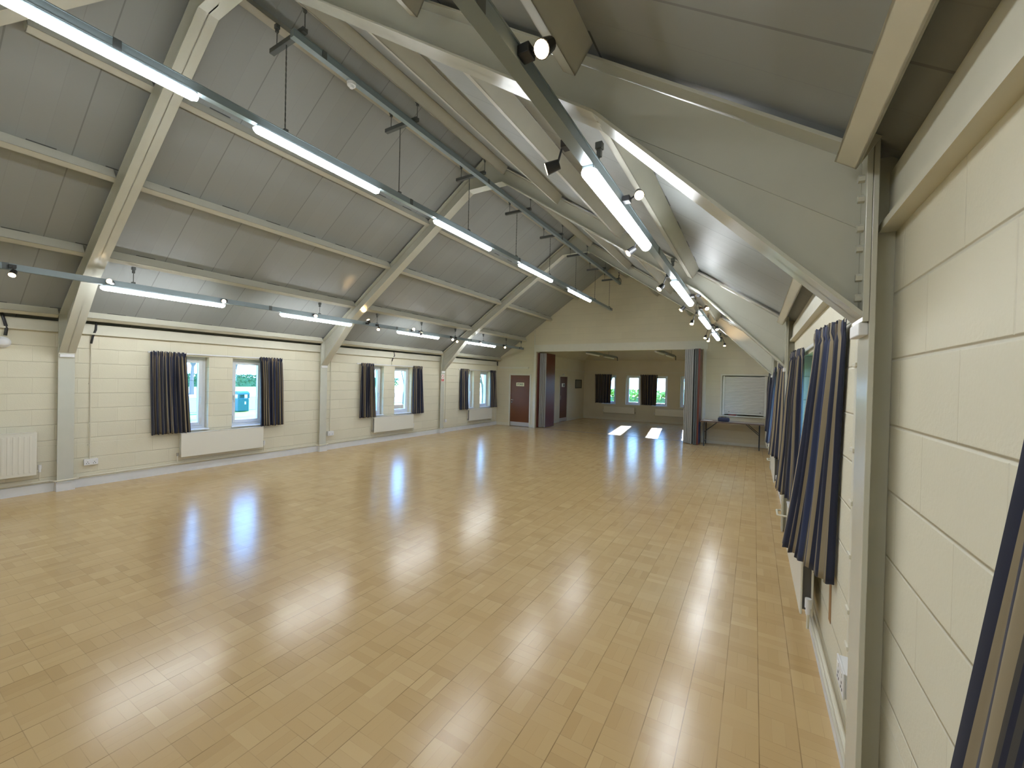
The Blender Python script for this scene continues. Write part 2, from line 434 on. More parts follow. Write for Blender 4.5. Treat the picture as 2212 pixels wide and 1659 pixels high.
# ceiling lining: two slopes and the hipped ceiling of the room beyond
mb = B()
for s_ in (-1, 1):
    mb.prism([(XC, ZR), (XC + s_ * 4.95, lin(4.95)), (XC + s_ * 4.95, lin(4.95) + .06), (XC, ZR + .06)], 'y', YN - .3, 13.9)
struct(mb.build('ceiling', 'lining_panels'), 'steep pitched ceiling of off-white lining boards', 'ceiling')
mb = B()
zt = 4.0; dx = (zt - 2.78) / SL
mb.add([(XBL, 13.9, 2.78), (XBL, YB, 2.78), (XBL + dx, YB - dx, zt), (XBL + dx, 13.9, zt)], [(0, 1, 2, 3)])
mb.add([(XBL, YB, 2.78), (XBR, YB, 2.78), (XBR, YB - dx, zt), (XBL + dx, YB - dx, zt)], [(0, 1, 2, 3)])
mb.add([(XBL + dx, YB - dx, zt), (XBR, YB - dx, zt), (XBR, 13.9, zt), (XBL + dx, 13.9, zt)], [(0, 1, 2, 3)])
mb.box(XBL - .3, XBR + .3, 13.9, YB + .3, zt + .05, zt + .1)
o = mb.build('ceiling_back_room', 'plaster_cream'); struct(o, 'sloping cream ceiling of the room beyond the opening', 'ceiling')
struct(holes_wall(B(), 'y', XBL - .2, XBL, 13.9, YB + .3, 0, 4.1, [(16.2, 17.02, 0, 1.95)]).build('wall_back_room_left', 'plaster_cream'), 'side wall of the room beyond, with a brown door', 'wall')
BW = [(-6.22, -5.57), (-5.10, -4.45), (-3.93, -3.28), (-2.74, -2.09)]
struct(holes_wall(B(), 'x', YB, YB + .3, XBL - .2, XBR + .2, 0, 4.1, [(a, b, .755, 2.09) for a, b in BW]).build('wall_back_room_far', 'plaster_cream'), 'window wall at the far end of the room beyond', 'wall')
struct(B().box(XBR, XBR + .2, 13.9, YB + .3, 0, 4.1).build('wall_back_room_right', 'plaster_cream'), 'right side wall of the room beyond the opening', 'wall')
# skirting boards
mb = B()
for (x0, x1) in ((XL, XL + .018), (XR - .018, XR)):
    mb = B(); mb.box(x0, x1, YN, YF, 0, .125)
    for i, yf in enumerate(FR):
        if x0 < -1: mb.box(XL, XL + .112, yf - .012, yf + FWID + .012, 0, .127)
        else: pass
    struct(mb.build('baseboard_left' if x0 < -1 else 'baseboard_right', 'skirting_paint'), 'pale skirting board along the %s wall' % ('left' if x0 < -1 else 'right'), 'skirting')
mb = B().box(XL + .018, -8.15, YF - .015, YF, 0, .11).box(-7.2, -7.07, YF - .015, YF, 0, .11).box(-1.26, XR - .018, YF - .015, YF, 0, .08)
struct(mb.build('baseboard_far', 'timber_paint'), 'low cream skirting along the far wall', 'skirting')
mb = B().box(XBL, XBL + .015, 13.9, 16.15, 0, .1).box(XBL, XBL + .015, 17.07, YB, 0, .1).box(XBL + .015, XBR, YB - .015, YB, 0, .1)
struct(mb.build('baseboard_back_room', 'timber_paint'), 'cream skirting of the room beyond', 'skirting')
# eaves: wall plate board with a lip, near-black sheet painting the slot's shade above it, eaves beam in front
for s_, nm, wd in ((-1, 'left', XL), (1, 'right', XR)):
    i_ = -s_                      # inward direction
    k = 0
    mb = B(); mb.box(wd, wd + i_ * .022, YN, YF, 2.325, 2.445 if s_ < 0 else 2.50); mb.box(wd, wd + i_ * .048, YN, YF, 2.30, 2.325)
    struct(mb.build('trim_%d' % (1 if s_ < 0 else 2), 'timber_paint'), 'cream wall plate board with a lip running under the %s eaves' % nm, 'trim')
    mb = B(); mb.box(wd - i_ * .16, wd - i_ * .14, YN, YF, 2.4, 2.75)
    struct(mb.build('wall_%s_cavity' % nm, 'gap_shade'), 'near-black sheet painting the cavity shade above the %s wall plate' % nm, 'wall')
    spans = [(YN, FR[0] - .0), (FR[0] + FWID, FR[1]), (FR[1] + FWID, FR[2]), (FR[2] + FWID, YF)]
    for j, (a, b) in enumerate(spans):
        x_in = XC + s_ * 4.385; x_out = XC + s_ * 4.50
        a_ = a + (.02 if j else 0); b_ = b - .02
        c = Vector((XC + s_ * 4.462, 0, lin(4.462) - .003)); U = Vector((-s_ * .823, 0, .568)); N = Vector((-s_ * .568, 0, -.823))
        hw, dp, th = .036, .112, .006
        def Q(u, n): q = c + U * u + N * n; return (q.x, q.z)
        mb = B()
        mb.prism([Q(hw - th, 0), Q(hw, 0), Q(hw, dp), Q(hw - th, dp)], 'y', a_, b_)
        mb.prism([Q(-hw, dp - th), Q(hw, dp - th), Q(hw, dp), Q(-hw, dp)], 'y', a_, b_)
        mb.prism([Q(-hw, dp - .022), Q(-hw + th, dp - .022), Q(-hw + th, dp), Q(-hw, dp)], 'y', a_, b_)
        for yy in (a_, b_ - th): mb.prism([Q(-hw, 0), Q(hw, 0), Q(hw, dp), Q(-hw, dp)], 'y', yy, yy + th)
        o = mb.build('eaves_beam', 'timber_paint')
        tag(o, 'cream eaves beam on the %s side, %s' % (nm, ('beside the camera', 'between the first and second steel frames', 'between the second and third steel frames', 'from the third frame to the far wall')[j]), 'beam', 'eaves beams')
# trims of far wall
mb = B().box(-7.09, -1.22, YF - .03, YF, 2.825, 3.08)
struct(mb.build('trim_3', 'timber_paint'), 'cream lintel board over the wide opening', 'trim')
mb = B().box(-7.09, -6.996, YF - .03, YF, 0, 2.825).box(-1.335, -1.25, YF - .03, YF, 0, 2.825)
struct(mb.build('trim_4', 'timber_paint'), 'cream jamb boards on both sides of the opening', 'trim')
mb = B().box(-8.58, -7.31, YF - .03, YF, 2.20, 2.262)
struct(mb.build('trim_5', 'timber_paint'), 'narrow boxed ledge above the stores door', 'trim')
mb = B().box(-7.09, -7.06, YF - .03, YF, 3.08, 3.71)
struct(mb.build('trim_6', 'timber_paint'), 'thin upright strip above the left end of the lintel', 'trim')
mb = B().box(XBL, XBL + .03, 13.9, YB, 2.22, 2.27).box(XBL + .03, XBR, YB - .03, YB, 2.22, 2.27)
struct(mb.build('trim_7', 'timber_paint'), 'picture rail round the room beyond', 'trim')
struct(B().box(-6.6, -1.335, 13.62, 13.655, 0, .004).build('trim_8', 'track_steel'), 'dark floor track across the partition opening', 'trim')

# ------------------------------------------------------------------ windows
wn_i = 0
def window(face, axis, a, b, z0, z1, out, handle_side, desc):
    """face: coordinate of the inner wall face; out: +1/-1 direction to the outside along the normal axis"""
    global wn_i; wn_i += 1
    nm = 'window_%d' % wn_i
    r = bpy.data.objects.new(nm, None); COL.objects.link(r); r.empty_display_size = .1
    loc = (face, (a + b) / 2, z0) if axis == 'x' else ((a + b) / 2, face, z0)
    r.location = loc; ROOTLOC[r.name] = loc
    r['kind'] = 'structure'; r['label'] = desc; r['category'] = 'window'
    def bx(mb, d0, d1, p, q, zl, zh):
        c0, c1 = face + out * d0, face + out * d1
        if axis == 'x': mb.box(c0, c1, p, q, zl, zh)
        else: mb.box(p, q, c0, c1, zl, zh)
    g = .002
    f = B(); T = .048
    d0, d1 = .13, .20
    bx(f, d0, d1, a + g, a + T, z0 + g, z1 - g); bx(f, d0, d1, b - T, b - g, z0 + g, z1 - g)
    bx(f, d0, d1, a + T, b - T, z0 + g, z0 + T); bx(f, d0, d1, a + T, b - T, z1 - T, z1 - g)
    f.build('window_frame', 'upvc', r, bevel=.004)
    s = B(); S = .062
    aa, bb, za, zb = a + T + .003, b - T - .003, z0 + T + .003, z1 - T - .003
    e0, e1 = .118, .185
    bx(s, e0, e1, aa, aa + S, za, zb); bx(s, e0, e1, bb - S, bb, za, zb)
    bx(s, e0, e1, aa + S, bb - S, za, za + S); bx(s, e0, e1, aa + S, bb - S, zb - S, zb)
    so = s.build('sash', 'upvc', r, bevel=.005)
    gmb = B(); bx(gmb, .15, .156, aa + S - .005, bb - S + .005, za + S - .005, zb - S + .005)
    gmb.build('glass', 'glass', so)
    h = B(); hc = (bb - S / 2) if handle_side > 0 else (aa + S / 2)
    bx(h, .100, .118, hc - .012, hc + .012, z0 + .50, z0 + .60); bx(h, .078, .100, hc - .008, hc + .008, z0 + .565, z0 + .585)
    bx(h, .074, .088, hc - .009, hc + .009, z0 + .46, z0 + .585)
    h.build('handle', 'white_plastic', so, bevel=.003)
    st = B(); bx(st, .106, .118, hc - .014, hc + .014, z0 + .07, z0 + .20); st.build('stay_cover', 'white_plastic', so)
    si = B(); bx(si, -.03, .13, a - .01, b + .01, z0 - .018, z0 + .004)
    si.build('sill', 'upvc', r, bevel=.004)
    return r
side_names = {-1: 'left', 1: 'right'}
for s_, face in ((-1, XL), (1, XR)):
    for k, c in WINH:
        bayname = {-1: 'bay level with the camera', 0: 'bay between the two nearest steel frames', 1: 'middle bay', 2: 'bay nearest the far wall'}[k]
        for j, (a, b, z0, z1) in enumerate(wh(c)):
            window(face, 'x', a, b, z0, z1, s_, (1 if j == 0 else -1), 'white casement window in %s wall, %s, %s of its pair' % (side_names[s_], bayname, 'nearer' if j == 0 else 'farther'))
for i, (a, b) in enumerate(BW):
    window(YB, 'y', a, b, .755, 2.09, 1, -1 if i % 2 else 1, '%s of four white windows at end of room beyond' % ('first from left', 'second from left', 'third from left', 'rightmost')[i])

# ------------------------------------------------------------------ steel portal frames
FO = ('nearest', 'middle', 'farthest')
def frame_poly():
    # bottom flange underside, from column foot to the mirrored foot: (offset, z)
    return [(4.46, 0.0), (4.46, 2.0), (3.48, 2.99), (.36, 5.14)]
for fi, y0 in enumerate(FR):
    y1 = y0 + FWID; ym = (y0 + y1) / 2
    t_ = thing('portal_frame', '%s cream steel portal frame rising from both walls to the ridge' % FO[fi], 'frame', (XC, ym, 0), 'steel portal frames')
    for s_ in (-1, 1):
        X = lambda o: XC + s_ * o
        wall_off = abs((XR if s_ > 0 else XL) - XC)
        # column: inner flange plus web running back to the wall face
        mb = B(); mb.box(X(4.478), X(4.494), y0, y1, 0, 2.60)
        mb.box(X(4.494), X(wall_off - .002), ym - .006, ym + .006, 0, 2.56)
        co = mb.build('column', 'steel_paint', t_, bevel=.002)
        # end plate + bolts
        mb = B(); mb.box(X(4.460), X(4.477), y0 - .002, y1 + .002, 1.985, 2.60)
        pl = mb.build('end_plate', 'steel_paint', t_, bevel=.002)
        if fi == 0 and s_ > 0:
            for zz in (2.07, 2.14, 2.24, 2.31, 2.41, 2.48):
                B().tube((X(4.460), y0 + .03, zz), (X(4.442), y0 + .03, zz), .014, 6).build('bolt', 'steel_paint', pl)
        # rafter: web, bottom flange, top flange
        P = [(X(4.460), 2.0), (X(4.460), lin(4.460) - .06), (XC, ZR - .06), (XC, 5.14), (X(.36), 5.14), (X(3.48), 2.99)]
        mb = B().prism(P, 'y', ym - .006, ym + .006)
        def flange(p0, p1, th):
            n = Vector((-(p1[1] - p0[1]), p1[0] - p0[0])).normalized() * th
            if n.y < 0: n = -n
            mb.prism([p0, p1, (p1[0] + n.x, p1[1] + n.y), (p0[0] + n.x, p0[1] + n.y)], 'y', y0, y1)
        flange((X(4.460), 2.0), (X(3.48), 2.99), .014)
        flange((X(3.48), 2.99), (X(.36), 5.14), .013)
        flange((X(.36), 5.14), (XC, 5.14), .013)
        flange((X(4.460), lin(4.460) - .055), (XC, ZR - .055), .013)
        mb.build('rafter', 'steel_paint', t_, bevel=.0015)
        mb = B().prism([(X(3.48), 2.985), (X(4.460), 2.32), (X(4.460), 2.333), (X(3.48), 2.998)], 'y', ym - .012, ym + .012)
        mb.build('haunch_weld', 'steel_paint', t_)
        # small pad below the haunch
        B().box(X(4.4785), X(4.452), y0 + .01, y1 - .01, 1.94, 1.984).build('packing_plate', 'white_plastic', t_, bevel=.004)
# hip beam on the near left slope
def slope_pt(x, y, d): return Vector((x, y, lin(x - XC))) - Vector((-SL if x < XC else SL, 0, 1)).normalized() * 0 - Vector((0, 0, d))
a = Vector((-8.2, -1.75, lin(-8.2 - XC) - .10)); b_ = Vector((-4.55, 1.60, lin(-4.55 - XC) - .10))
d = (b_ - a).normalized(); sd = d.cross(Vector((-.57, 0, .82))).normalized() * .045; nn = d.cross(sd).normalized() * .085
mb = B(); vs = [q + i * sd + j * nn for q in (a, b_) for i, j in ((-1, -1), (1, -1), (1, 1), (-1, 1))]
mb.add(vs, [(0, 1, 2, 3), (7, 6, 5, 4), (0, 4, 5, 1), (1, 5, 6, 2), (2, 6, 7, 3), (3, 7, 4, 0)])
tag(mb.build('hip_beam', 'purlin_paint'), 'cream beam lying diagonally on the left slope at the top left corner', 'beam')

# ------------------------------------------------------------------ purlins
PL = [.30, 1.33, 2.34, 3.38]; PR = [.46, 1.47, 2.47, 3.46]
ORD = ('topmost, beside the ridge', 'second from the ridge', 'third from the ridge', 'fourth from the ridge')
spans = [(YN, FR[0] - .03), (FR[0] + FWID + .03, FR[1] - .03), (FR[1] + FWID + .03, FR[2] - .03), (FR[2] + FWID + .03, YF)]
SP = ('above the camera', 'between nearest and middle frames', 'between middle and farthest frames', 'from farthest frame to far wall')
up_s = lambda s_: Vector((-s_ * .823, 0, .568)); nrm = lambda s_: Vector((-s_ * .568, 0, -.823))
for s_, offs in ((-1, PL), (1, PR)):
    for pi, of in enumerate(offs):
        for j, (ya, yb) in enumerate(spans):
            c = Vector((XC + s_ * of, 0, lin(of) - .003))
            if s_ < 0 and j == 0:
                if pi == 0: continue
                ya = 1.6 - (-4.55 - c.x) * .918 + .17
            U, N = up_s(s_), nrm(s_)
            hw, dp, th = .036, .145, .006
            def Q(u, n): q = c + U * u + N * n; return (q.x, q.z)
            mb = B()
            # zed section: web on the side seen from the room, flange along the bottom
            if s_ < 0: w0, w1 = hw - th, hw
            else: w0, w1 = -hw, -hw + th
            mb.prism([Q(w0, 0), Q(w1, 0), Q(w1, dp), Q(w0, dp)], 'y', ya, yb)
            mb.prism([Q(-hw, dp - th), Q(hw, dp - th), Q(hw, dp), Q(-hw, dp)], 'y', ya, yb)
            e0, e1 = (-hw, -hw + th) if s_ < 0 else (hw - th, hw)
            mb.prism([Q(e0, dp - .022), Q(e1, dp - .022), Q(e1, dp), Q(e0, dp)], 'y', ya, yb)
            for yy in (ya, yb - th): mb.prism([Q(-hw, 0), Q(hw, 0), Q(hw, dp), Q(-hw, dp)], 'y', yy, yy + th)
            o = mb.build('purlin', 'purlin_paint')
            tag(o, '%s slope purlin %s, %s' % ('left' if s_ < 0 else 'right', SP[j], ORD[pi]), 'purlin', 'roof purlins')
# dark packing marks at the purlin line are gaps between lining boards
# ------------------------------------------------------------------ lights
def trunk_profile(mb, x, z0, y0, y1, w=.055, h=.075):
    a, b = w / 2, w / 2 + .004
    mb.prism([(x - b, z0), (x + b, z0), (x + b, z0 + .008), (x + a, z0 + .008), (x + a, z0 + h - .008), (x + b, z0 + h - .008), (x + b, z0 + h),
              (x - b, z0 + h), (x - b, z0 + h - .008), (x - a, z0 + h - .008), (x - a, z0 + .008), (x - b, z0 + .008)], 'y', y0, y1)
def batten(x, z_c, y0, y1, label, mat='tube_light', group='ceiling tube lights'):
    t_ = thing('tube_light', label, 'light', (x, (y0 + y1) / 2, z_c), group)
    r = .045
    mb = B()
    n = 12; pts = []
    for i in range(n + 1):
        th = math.pi + math.pi * i / n
        pts.append((x + r * math.cos(th), z_c + .012 + r * 1.15 * math.sin(th)))
    mb.prism(pts, 'y', y0 + .03, y1 - .03)
    for (ya, yb) in ((y0 + .03, y0), (y1 - .03, y1)):
        pp = [(x + (q[0] - x) * .6, z_c + .012 + (q[1] - z_c - .012) * .7) for q in pts]
        m_ = len(pts)
        mb.add([(q[0], ya, q[1]) for q in pts] + [(q[0], yb, q[1]) for q in pp],
               [(i, i + 1, i + 1 + m_, i + m_) for i in range(m_ - 1)] + [tuple(range(m_, 2 * m_)), (m_ - 1, 0, m_, 2 * m_ - 1)])
    mb.build('diffuser', mat, t_)
    hb = B().box(x - .034, x + .034, y0 + .01, y1 - .01, z_c + .0125, z_c + .0335)
    hb.build('housing', 'trunk_metal', t_, bevel=.003)
    return t_
ORDN = ('first', 'second', 'third', 'fourth', 'fifth', 'sixth', 'seventh', 'eighth', 'ninth', 'tenth', 'eleventh', 'twelfth', 'thirteenth')
NTH = ('nearest', 'second', 'third', 'fourth', 'fifth')
ZA, ZBr, ZD = 2.86, 4.07, 2.955
XA, XBm, XD = -7.45, -4.10, -.845
# trunkings
def trunk(name, x, z, y0, y1, label):
    t_ = thing(name, label, 'trunking', (x, (y0 + y1) / 2, z), 'suspended metal trunkings')
    mb = B(); trunk_profile(mb, x, z, y0, y1); mb.build('channel', 'trunk_metal', t_)
    yy = y0 + .3
    while yy < y1:
        B().box(x - .033, x + .033, yy, yy + .05, z + .001, z + .078).build('coupler', 'hanger_metal', t_); yy += 3.0
    B().box(x - .034, x + .034, y1, y1 + .012, z - .003, z + .08).build('end_cap', 'hanger_metal', t_)
    return t_
trunk('lighting_trunking', XA, ZA + .035, -2.2, 13.42, 'grey lighting trunking hung low over the left side of the hall')
trunk('lighting_trunking', XBm, ZBr + .035, -2.2, 13.30, 'grey lighting trunking hung down the centre of the hall')
trunk('lighting_trunking', XD, ZD + .035, -2.2, 13.10, 'grey lighting trunking hung over the right side, passing above the camera')
trunk('cable_trunking', -3.86, 4.965, 2.30, 13.40, 'grey cable trunking running high under the ridge')
rowA = [(-1.3, .2), (1.93, 3.40), (4.32, 5.84), (7.17, 8.67), (10.0, 11.51)]
rowB = [(-2.1, -.6), (.14, 1.64), (2.10, 3.575), (4.63, 6.11), (7.16, 8.69), (9.72, 11.29)]
rowD = [(-.9, .6), (2.22, 3.73), (5.15, 6.66), (8.05, 9.56), (10.75, 12.15)]
for nm_, xx, zz, row, first in (('left', XA, ZA, rowA, 1), ('centre', XBm, ZBr, rowB, 1), ('right', XD, ZD, rowD, 1)):
    for i, (a, b) in enumerate(row):
        if i < first: lab = 'unseen lit tube light added to the %s row behind the camera' % nm_  # extra tubes out of view, added for illumination
        else: lab = '%s lit tube light in view along the %s row' % (NTH[i - first], nm_)
        batten(xx, zz, a, b, lab)
# hangers for left and right rows
def rod_hanger(x, y, zt, zb, label, clampx):
    t_ = thing('rod_hanger', label, 'hanger', (x, y, zt), 'trunking hangers')
    B().tube((x, y, zt - .05), (x, y, zb + .02), .0045, 6).build('rod', 'hanger_metal', t_)
    mb = B().box(x - .014, x + .014, y - .014, y + .014, zt - .075, zt - .03).box(x - .022, x + .022, y - .02, y + .02, zt - .03, zt + .012)
    mb.build('clamp', 'hanger_metal', t_, bevel=.004)
    B().box(x - .018, x + .018, y - .02, y + .02, zb, zb + .024).build('bracket', 'hanger_metal', t_, bevel=.003)
ha = [.78, 2.26, 5.10, 6.54, 8.0, 9.4, 10.82, 12.22, 13.28]
for i, y in enumerate(ha):
    rod_hanger(XA, y, 3.19, ZA + .11, 'short rod hanger of the left row, %s' % ('left of the nearest steel frame' if i == 0 else ORDN[i - 1] + ' beyond the nearest steel frame'), 0)
hd = [2.42, 5.05, 7.2, 9.3, 11.4, 12.9]
for i, y in enumerate(hd):
    rod_hanger(XD, y, 3.20, ZD + .11, '%s short rod hanger along the right row, counted from the camera' % ORDN[i], 0)
# ridge crossbars with chains
ch = [2.39, 3.92, 5.45, 7.02, 8.56, 10.15, 11.66, 13.05]
for i, y in enumerate(ch):
    t_ = thing('crossbar_hanger', 'ridge crossbar with a long chain to the centre row, %s from the near end' % ('first', 'second', 'third', 'fourth', 'fifth', 'sixth', 'seventh', 'last')[i], 'hanger', (XBm, y, 5.06), 'ridge crossbars')
    mb = B().box(-4.36, -3.79, y - .02, y + .02, 5.045, 5.085).box(-4.36, -3.79, y - .024, y - .018, 5.045, 5.091).box(-4.36, -3.79, y + .018, y + .024, 5.045, 5.091)
    mb.build('bar', 'hanger_metal', t_)
    for xx in (-4.27, -3.80):
        B().tube((xx, y, 5.08), (xx, y, 5.27), .005, 6).build('rod', 'hanger_metal', t_)
        B().box(xx - .014, xx + .014, y - .014, y + .014, 5.235, 5.275).box(xx - .022, xx + .022, y - .02, y + .02, 5.27, 5.315).build('clamp', 'hanger_metal', t_, bevel=.004)
    mb = B()
    z = 5.045; kk = 0
    while z > ZBr + .14:
        if kk % 2: mb.box(XBm - .006, XBm + .006, y - .0018, y + .0018, z - .034, z)
        else: mb.box(XBm - .0018, XBm + .0018, y - .006, y + .006, z - .034, z)
        z -= .028; kk += 1
    mb.build('chain', 'hanger_metal', t_)
    B().box(XBm - .03, XBm + .03, y - .02, y + .02, ZBr + .108, ZBr + .135).build('bracket', 'hanger_metal', t_, bevel=.003)
# loose cables at the far end of the ridge trunking
mb = B()
for k in range(2):
    pts = []
    for i in range(9):
        a = i / 8
        pts.append((-3.86 + .03 * math.sin(a * 6 + 2 * k), 13.14 + .06 * k + .22 * a, 5.045 + (.22 - .07 * k) * math.sin(math.pi * a) + .02 * math.sin(9 * a)))
    mb.path(pts, .008, 6)
tag(mb.build('cable', 'black_plastic'), 'loose black cables looping at the far end of the ridge trunking', 'cable')
# smoke detector
t_ = thing('smoke_detector', 'round white smoke detector on the ridge trunking', 'detector', (-3.87, 2.98, 4.96))
B().tube((-3.87, 2.98, 4.962), (-3.87, 2.98, 4.93), .05, 20, .045).build('base', 'white_plastic', t_)
B().tube((-3.87, 2.98, 4.93), (-3.87, 2.98, 4.905), .03, 16, .02).build('sensor', 'white_plastic', t_)

# spotlights
def spot(px, y, pz, side, aim, label, trx, trz, lamp=None):
    """px,pz: head centre; trx,trz trunk centre"""
    t_ = thing('spotlight', label, 'spotlight', (trx, y, trz), 'small halogen spotlights on the trunkings')
    hx = trx + side * .028
    B().box(hx, hx + side * .05, y - .03, y + .03, trz + .018, trz + .058).build('adaptor', 'black_plastic', t_, bevel=.004)
    h = Vector((px, y, pz)); a0 = Vector((hx + side * .05, y, trz + .038))
    d = Vector(aim).normalized()
    B().tube(a0, h - d * .028, .006, 8).build('arm', 'black_plastic', t_)
    back = h - d * .04; front = h + d * .035
    sh = B().tube(back, front, .026, 16, .034).build('shade', 'black_plastic', t_)
    B().tube(front - d * .004, front + d * .002, .030, 16, .030).build('lamp', 'halogen', t_)
    if lamp:
        ld = bpy.data.lights.new('spot_beam', 'SPOT'); ld.energy = lamp; ld.color = (1, .66, .32); ld.spot_size = math.radians(38); ld.spot_blend = .35; ld.shadow_soft_size = .02
        lo = bpy.data.objects.new('spot_beam', ld); COL.objects.link(lo); lo.parent = t_
        lo.location = (front + d * .02) - Vector(ROOTLOC[t_.name]); lo.rotation_euler = d.to_track_quat('-Z', 'Y').to_euler()
T1 = (-7.36, -7.56)
sa = [(1.17, 1, 2.85, (.6, -.3, -.7), None), (2.00, 1, 2.93, (.7, -.6, .1), None), (3.36, 1, 2.92, (.6, -.6, -.3), None), (4.95, 1, 2.92, (.7, -.5, -.4), None),
      (6.22, 1, 2.98, (.1, -.55, .75), 18), (6.50, 1, 2.85, (.5, -.6, -.6), None), (7.62, 1, 2.96, (.4, -.7, .2), 6), (7.88, 1, 2.88, (.3, .2, .8), None), (9.15, 1, 2.86, (.7, -.6, -.2), None), (9.36, 1, 2.83, (.6, -.7, -.4), None),
      (10.55, 1, 2.87, (.6, -.7, -.2), None), (11.98, 1, 2.86, (.6, -.8, 0), None)]
for i, (y, sd_, z, aim, lamp) in enumerate(sa):
    spot(-7.35, y, z, 1, aim, '%s small halogen spotlight along the left row, counted from the left edge' % ORDN[i], XA, ZA + .035, lamp)
sd = [(1.40, 1, 3.02, (-.12, -.75, -.75)), (2.05, -1, 2.93, (-.9, -.3, -.3)), (2.86, 1, 3.05, (.25, -.75, -.6)), (3.72, -1, 2.94, (-.6, -.4, -.6)),
      (5.10, -1, 2.90, (-.5, -.5, -.7)), (6.40, 1, 3.03, (.12, .9, .22)), (6.80, -1, 2.92, (-.6, -.3, -.7)), (7.5, 1, 3.03, (.3, -.7, -.6)), (7.95, -1, 2.86, (-.1, -.5, -.9)), (9.75, 1, 2.96, (.1, -.5, -.9)),
      (10.3, -1, 2.84, (-.2, -.5, -.9)), (11.0, -1, 2.84, (0, -.5, -.9)), (12.45, 1, 2.84, (0, -.5, -.9))]
for i, (y, sd_, z, aim) in enumerate(sd):
    spot(XD + sd_ * .135, y, z, sd_, aim, '%s small halogen spotlight along the right row, counted from the camera' % ORDN[i], XD, ZD + .035, (150 if i == 5 else None))

# ------------------------------------------------------------------ curtains
def curtain(face, s_in, ya, yb, yab, ybb, d_top, d_bot, folds, seed, label, axis='x', z0=.70, z1=2.10, group='striped window curtains', cloth=None, sweep=0.0, e=1.3, near=None, amp=1.0):
    """hung on an x=face wall (axis x) or y=face wall (axis y); s_in: inward direction; ya..yb width at the top, yab..ybb at hem"""
    rnd = random.Random(seed)
    NU, NV = folds * 12, 30
    ph = [rnd.uniform(-.9, .9) for _ in range(folds + 1)]; am = [rnd.uniform(.6, 1.25) for _ in range(folds + 1)]
    vs, fs, uvs = [], [], []
    cw = cloth or (abs(yb - ya) * 2.3)
    for j in range(NV + 1):
        v = j / NV                      # 0 top, 1 hem
        z = z1 - (z1 - z0) * v
        a = ya + (yab - ya) * v ** e; b = yb + (ybb - yb) * v ** e
        dp = d_top + (d_bot - d_top) * v ** 1.4
        A = (.016 + .026 * min(1, v * 3)) * (1.0 if v > .05 else .8) * amp
        for i in range(NU + 1):
            u = i / NU
            k = u * folds; ki = int(min(k, folds - 1e-6)); fr_ = k - ki
            pw = ph[ki] * (1 - fr_) + ph[ki + 1] * fr_; aw = am[ki] * (1 - fr_) + am[ki + 1] * fr_
            w_ = math.sin(2 * math.pi * k + pw * (.4 + 1.3 * v)) * A * aw + .35 * A * math.sin(4 * math.pi * k + 2.1 * pw + v * 1.5)
            if v < .045: w_ = A * 1.1 * math.sin(6 * math.pi * k + seed) * (1 + .5 * math.sin(17 * k))
            yy = a + (b - a) * (u + .35 / folds * math.sin(2 * math.pi * k + 1.2) * .35)
            yy += sweep * math.sin(math.pi * v) * (.5 - u)
            dq = dp if near is None else near + (dp - near) * min(1.0, u / .85) ** .8
            c = face + s_in * max(.012, dq + w_ * (1 if near is None else min(1, .35 + 2 * u)))
            zz = z + .006 * math.sin(9 * k + seed) * (1 if v > .95 else 0) + (.012 * math.sin(13 * k + seed) if j == 0 else 0)
            vs.append((c, yy, zz) if axis == 'x' else (yy, c, zz)); uvs.append((u * cw, (1 - v) * 1.4))
    for j in range(NV):
        for i in range(NU):
            q = j * (NU + 1) + i; fs.append((q, q + 1, q + NU + 2, q + NU + 1))
    me = bpy.data.meshes.new('curtain'); me.from_pydata(vs, [], fs)
    ul = me.uv_layers.new(name='UVMap')
    for pl in me.polygons:
        pl.use_smooth = True
        for li in pl.loop_indices: ul.data[li].uv = uvs[me.loops[li].vertex_index]
    me.materials.append(MATS['curtain_stripe'])
    o = bpy.data.objects.new('curtain', me); COL.objects.link(o)
    md = o.modifiers.new('thick', 'SOLIDIFY'); md.thickness = .003
    tag(o, label, 'curtain', group)
    return o
cur = {0: ((2.845, 3.345, 2.875, 3.41), (4.60, 5.06, 4.63, 5.09)), 1: ((7.10, 7.51, 7.075, 7.56), (8.965, 9.34, 8.95, 9.42)), 2: ((11.23, 11.71, 11.22, 11.73), (13.06, 13.46, 13.08, 13.58))}
bayw = {0: 'nearest window pair', 1: 'middle window pair', 2: 'farthest window pair'}
sd_ = 3
for k in range(3):
    for j in range(2):
        a, b, c_, d_ = cur[k][j]; sd_ += 1
        curtain(XL, 1, a, b, c_, d_, .07, .08, 8 if k == 0 else 7, sd_, 'dark striped curtain on left wall at the %s, %s side' % (bayw[k], ('nearer', 'farther')[j]), cloth=1.9 if k == 0 else 1.6)
curtain(XR, -1, 2.60, 3.14, 2.76, 3.34, .085, .20, 6, 21, 'blue and beige striped curtain on right wall, bulging out over nearest radiator', sweep=.08, cloth=1.15, near=.02, amp=.62)
curtain(XR, -1, 4.45, 5.06, 4.45, 5.15, .085, .17, 8, 22, 'blue striped curtain on right wall at the far side of nearest window pair', near=.035, amp=.7)
curtain(XR, -1, 7.05, 7.55, 7.0, 7.62, .09, .18, 6, 23, 'blue grey striped curtain on right wall at the middle window pair, nearer side', near=.03, amp=.7)
curtain(XR, -1, 8.95, 9.4, 8.9, 9.45, .07, .15, 5, 24, 'striped curtain on right wall at the middle window pair, farther side')
curtain(XR, -1, 11.2, 11.7, 11.2, 11.75, .07, .12, 5, 25, 'striped curtain on right wall at the farthest window pair, nearer side')
curtain(XR, -1, 13.0, 13.45, 13.0, 13.5, .05, .05, 5, 26, 'striped curtain on right wall beside the serving hatch corner')
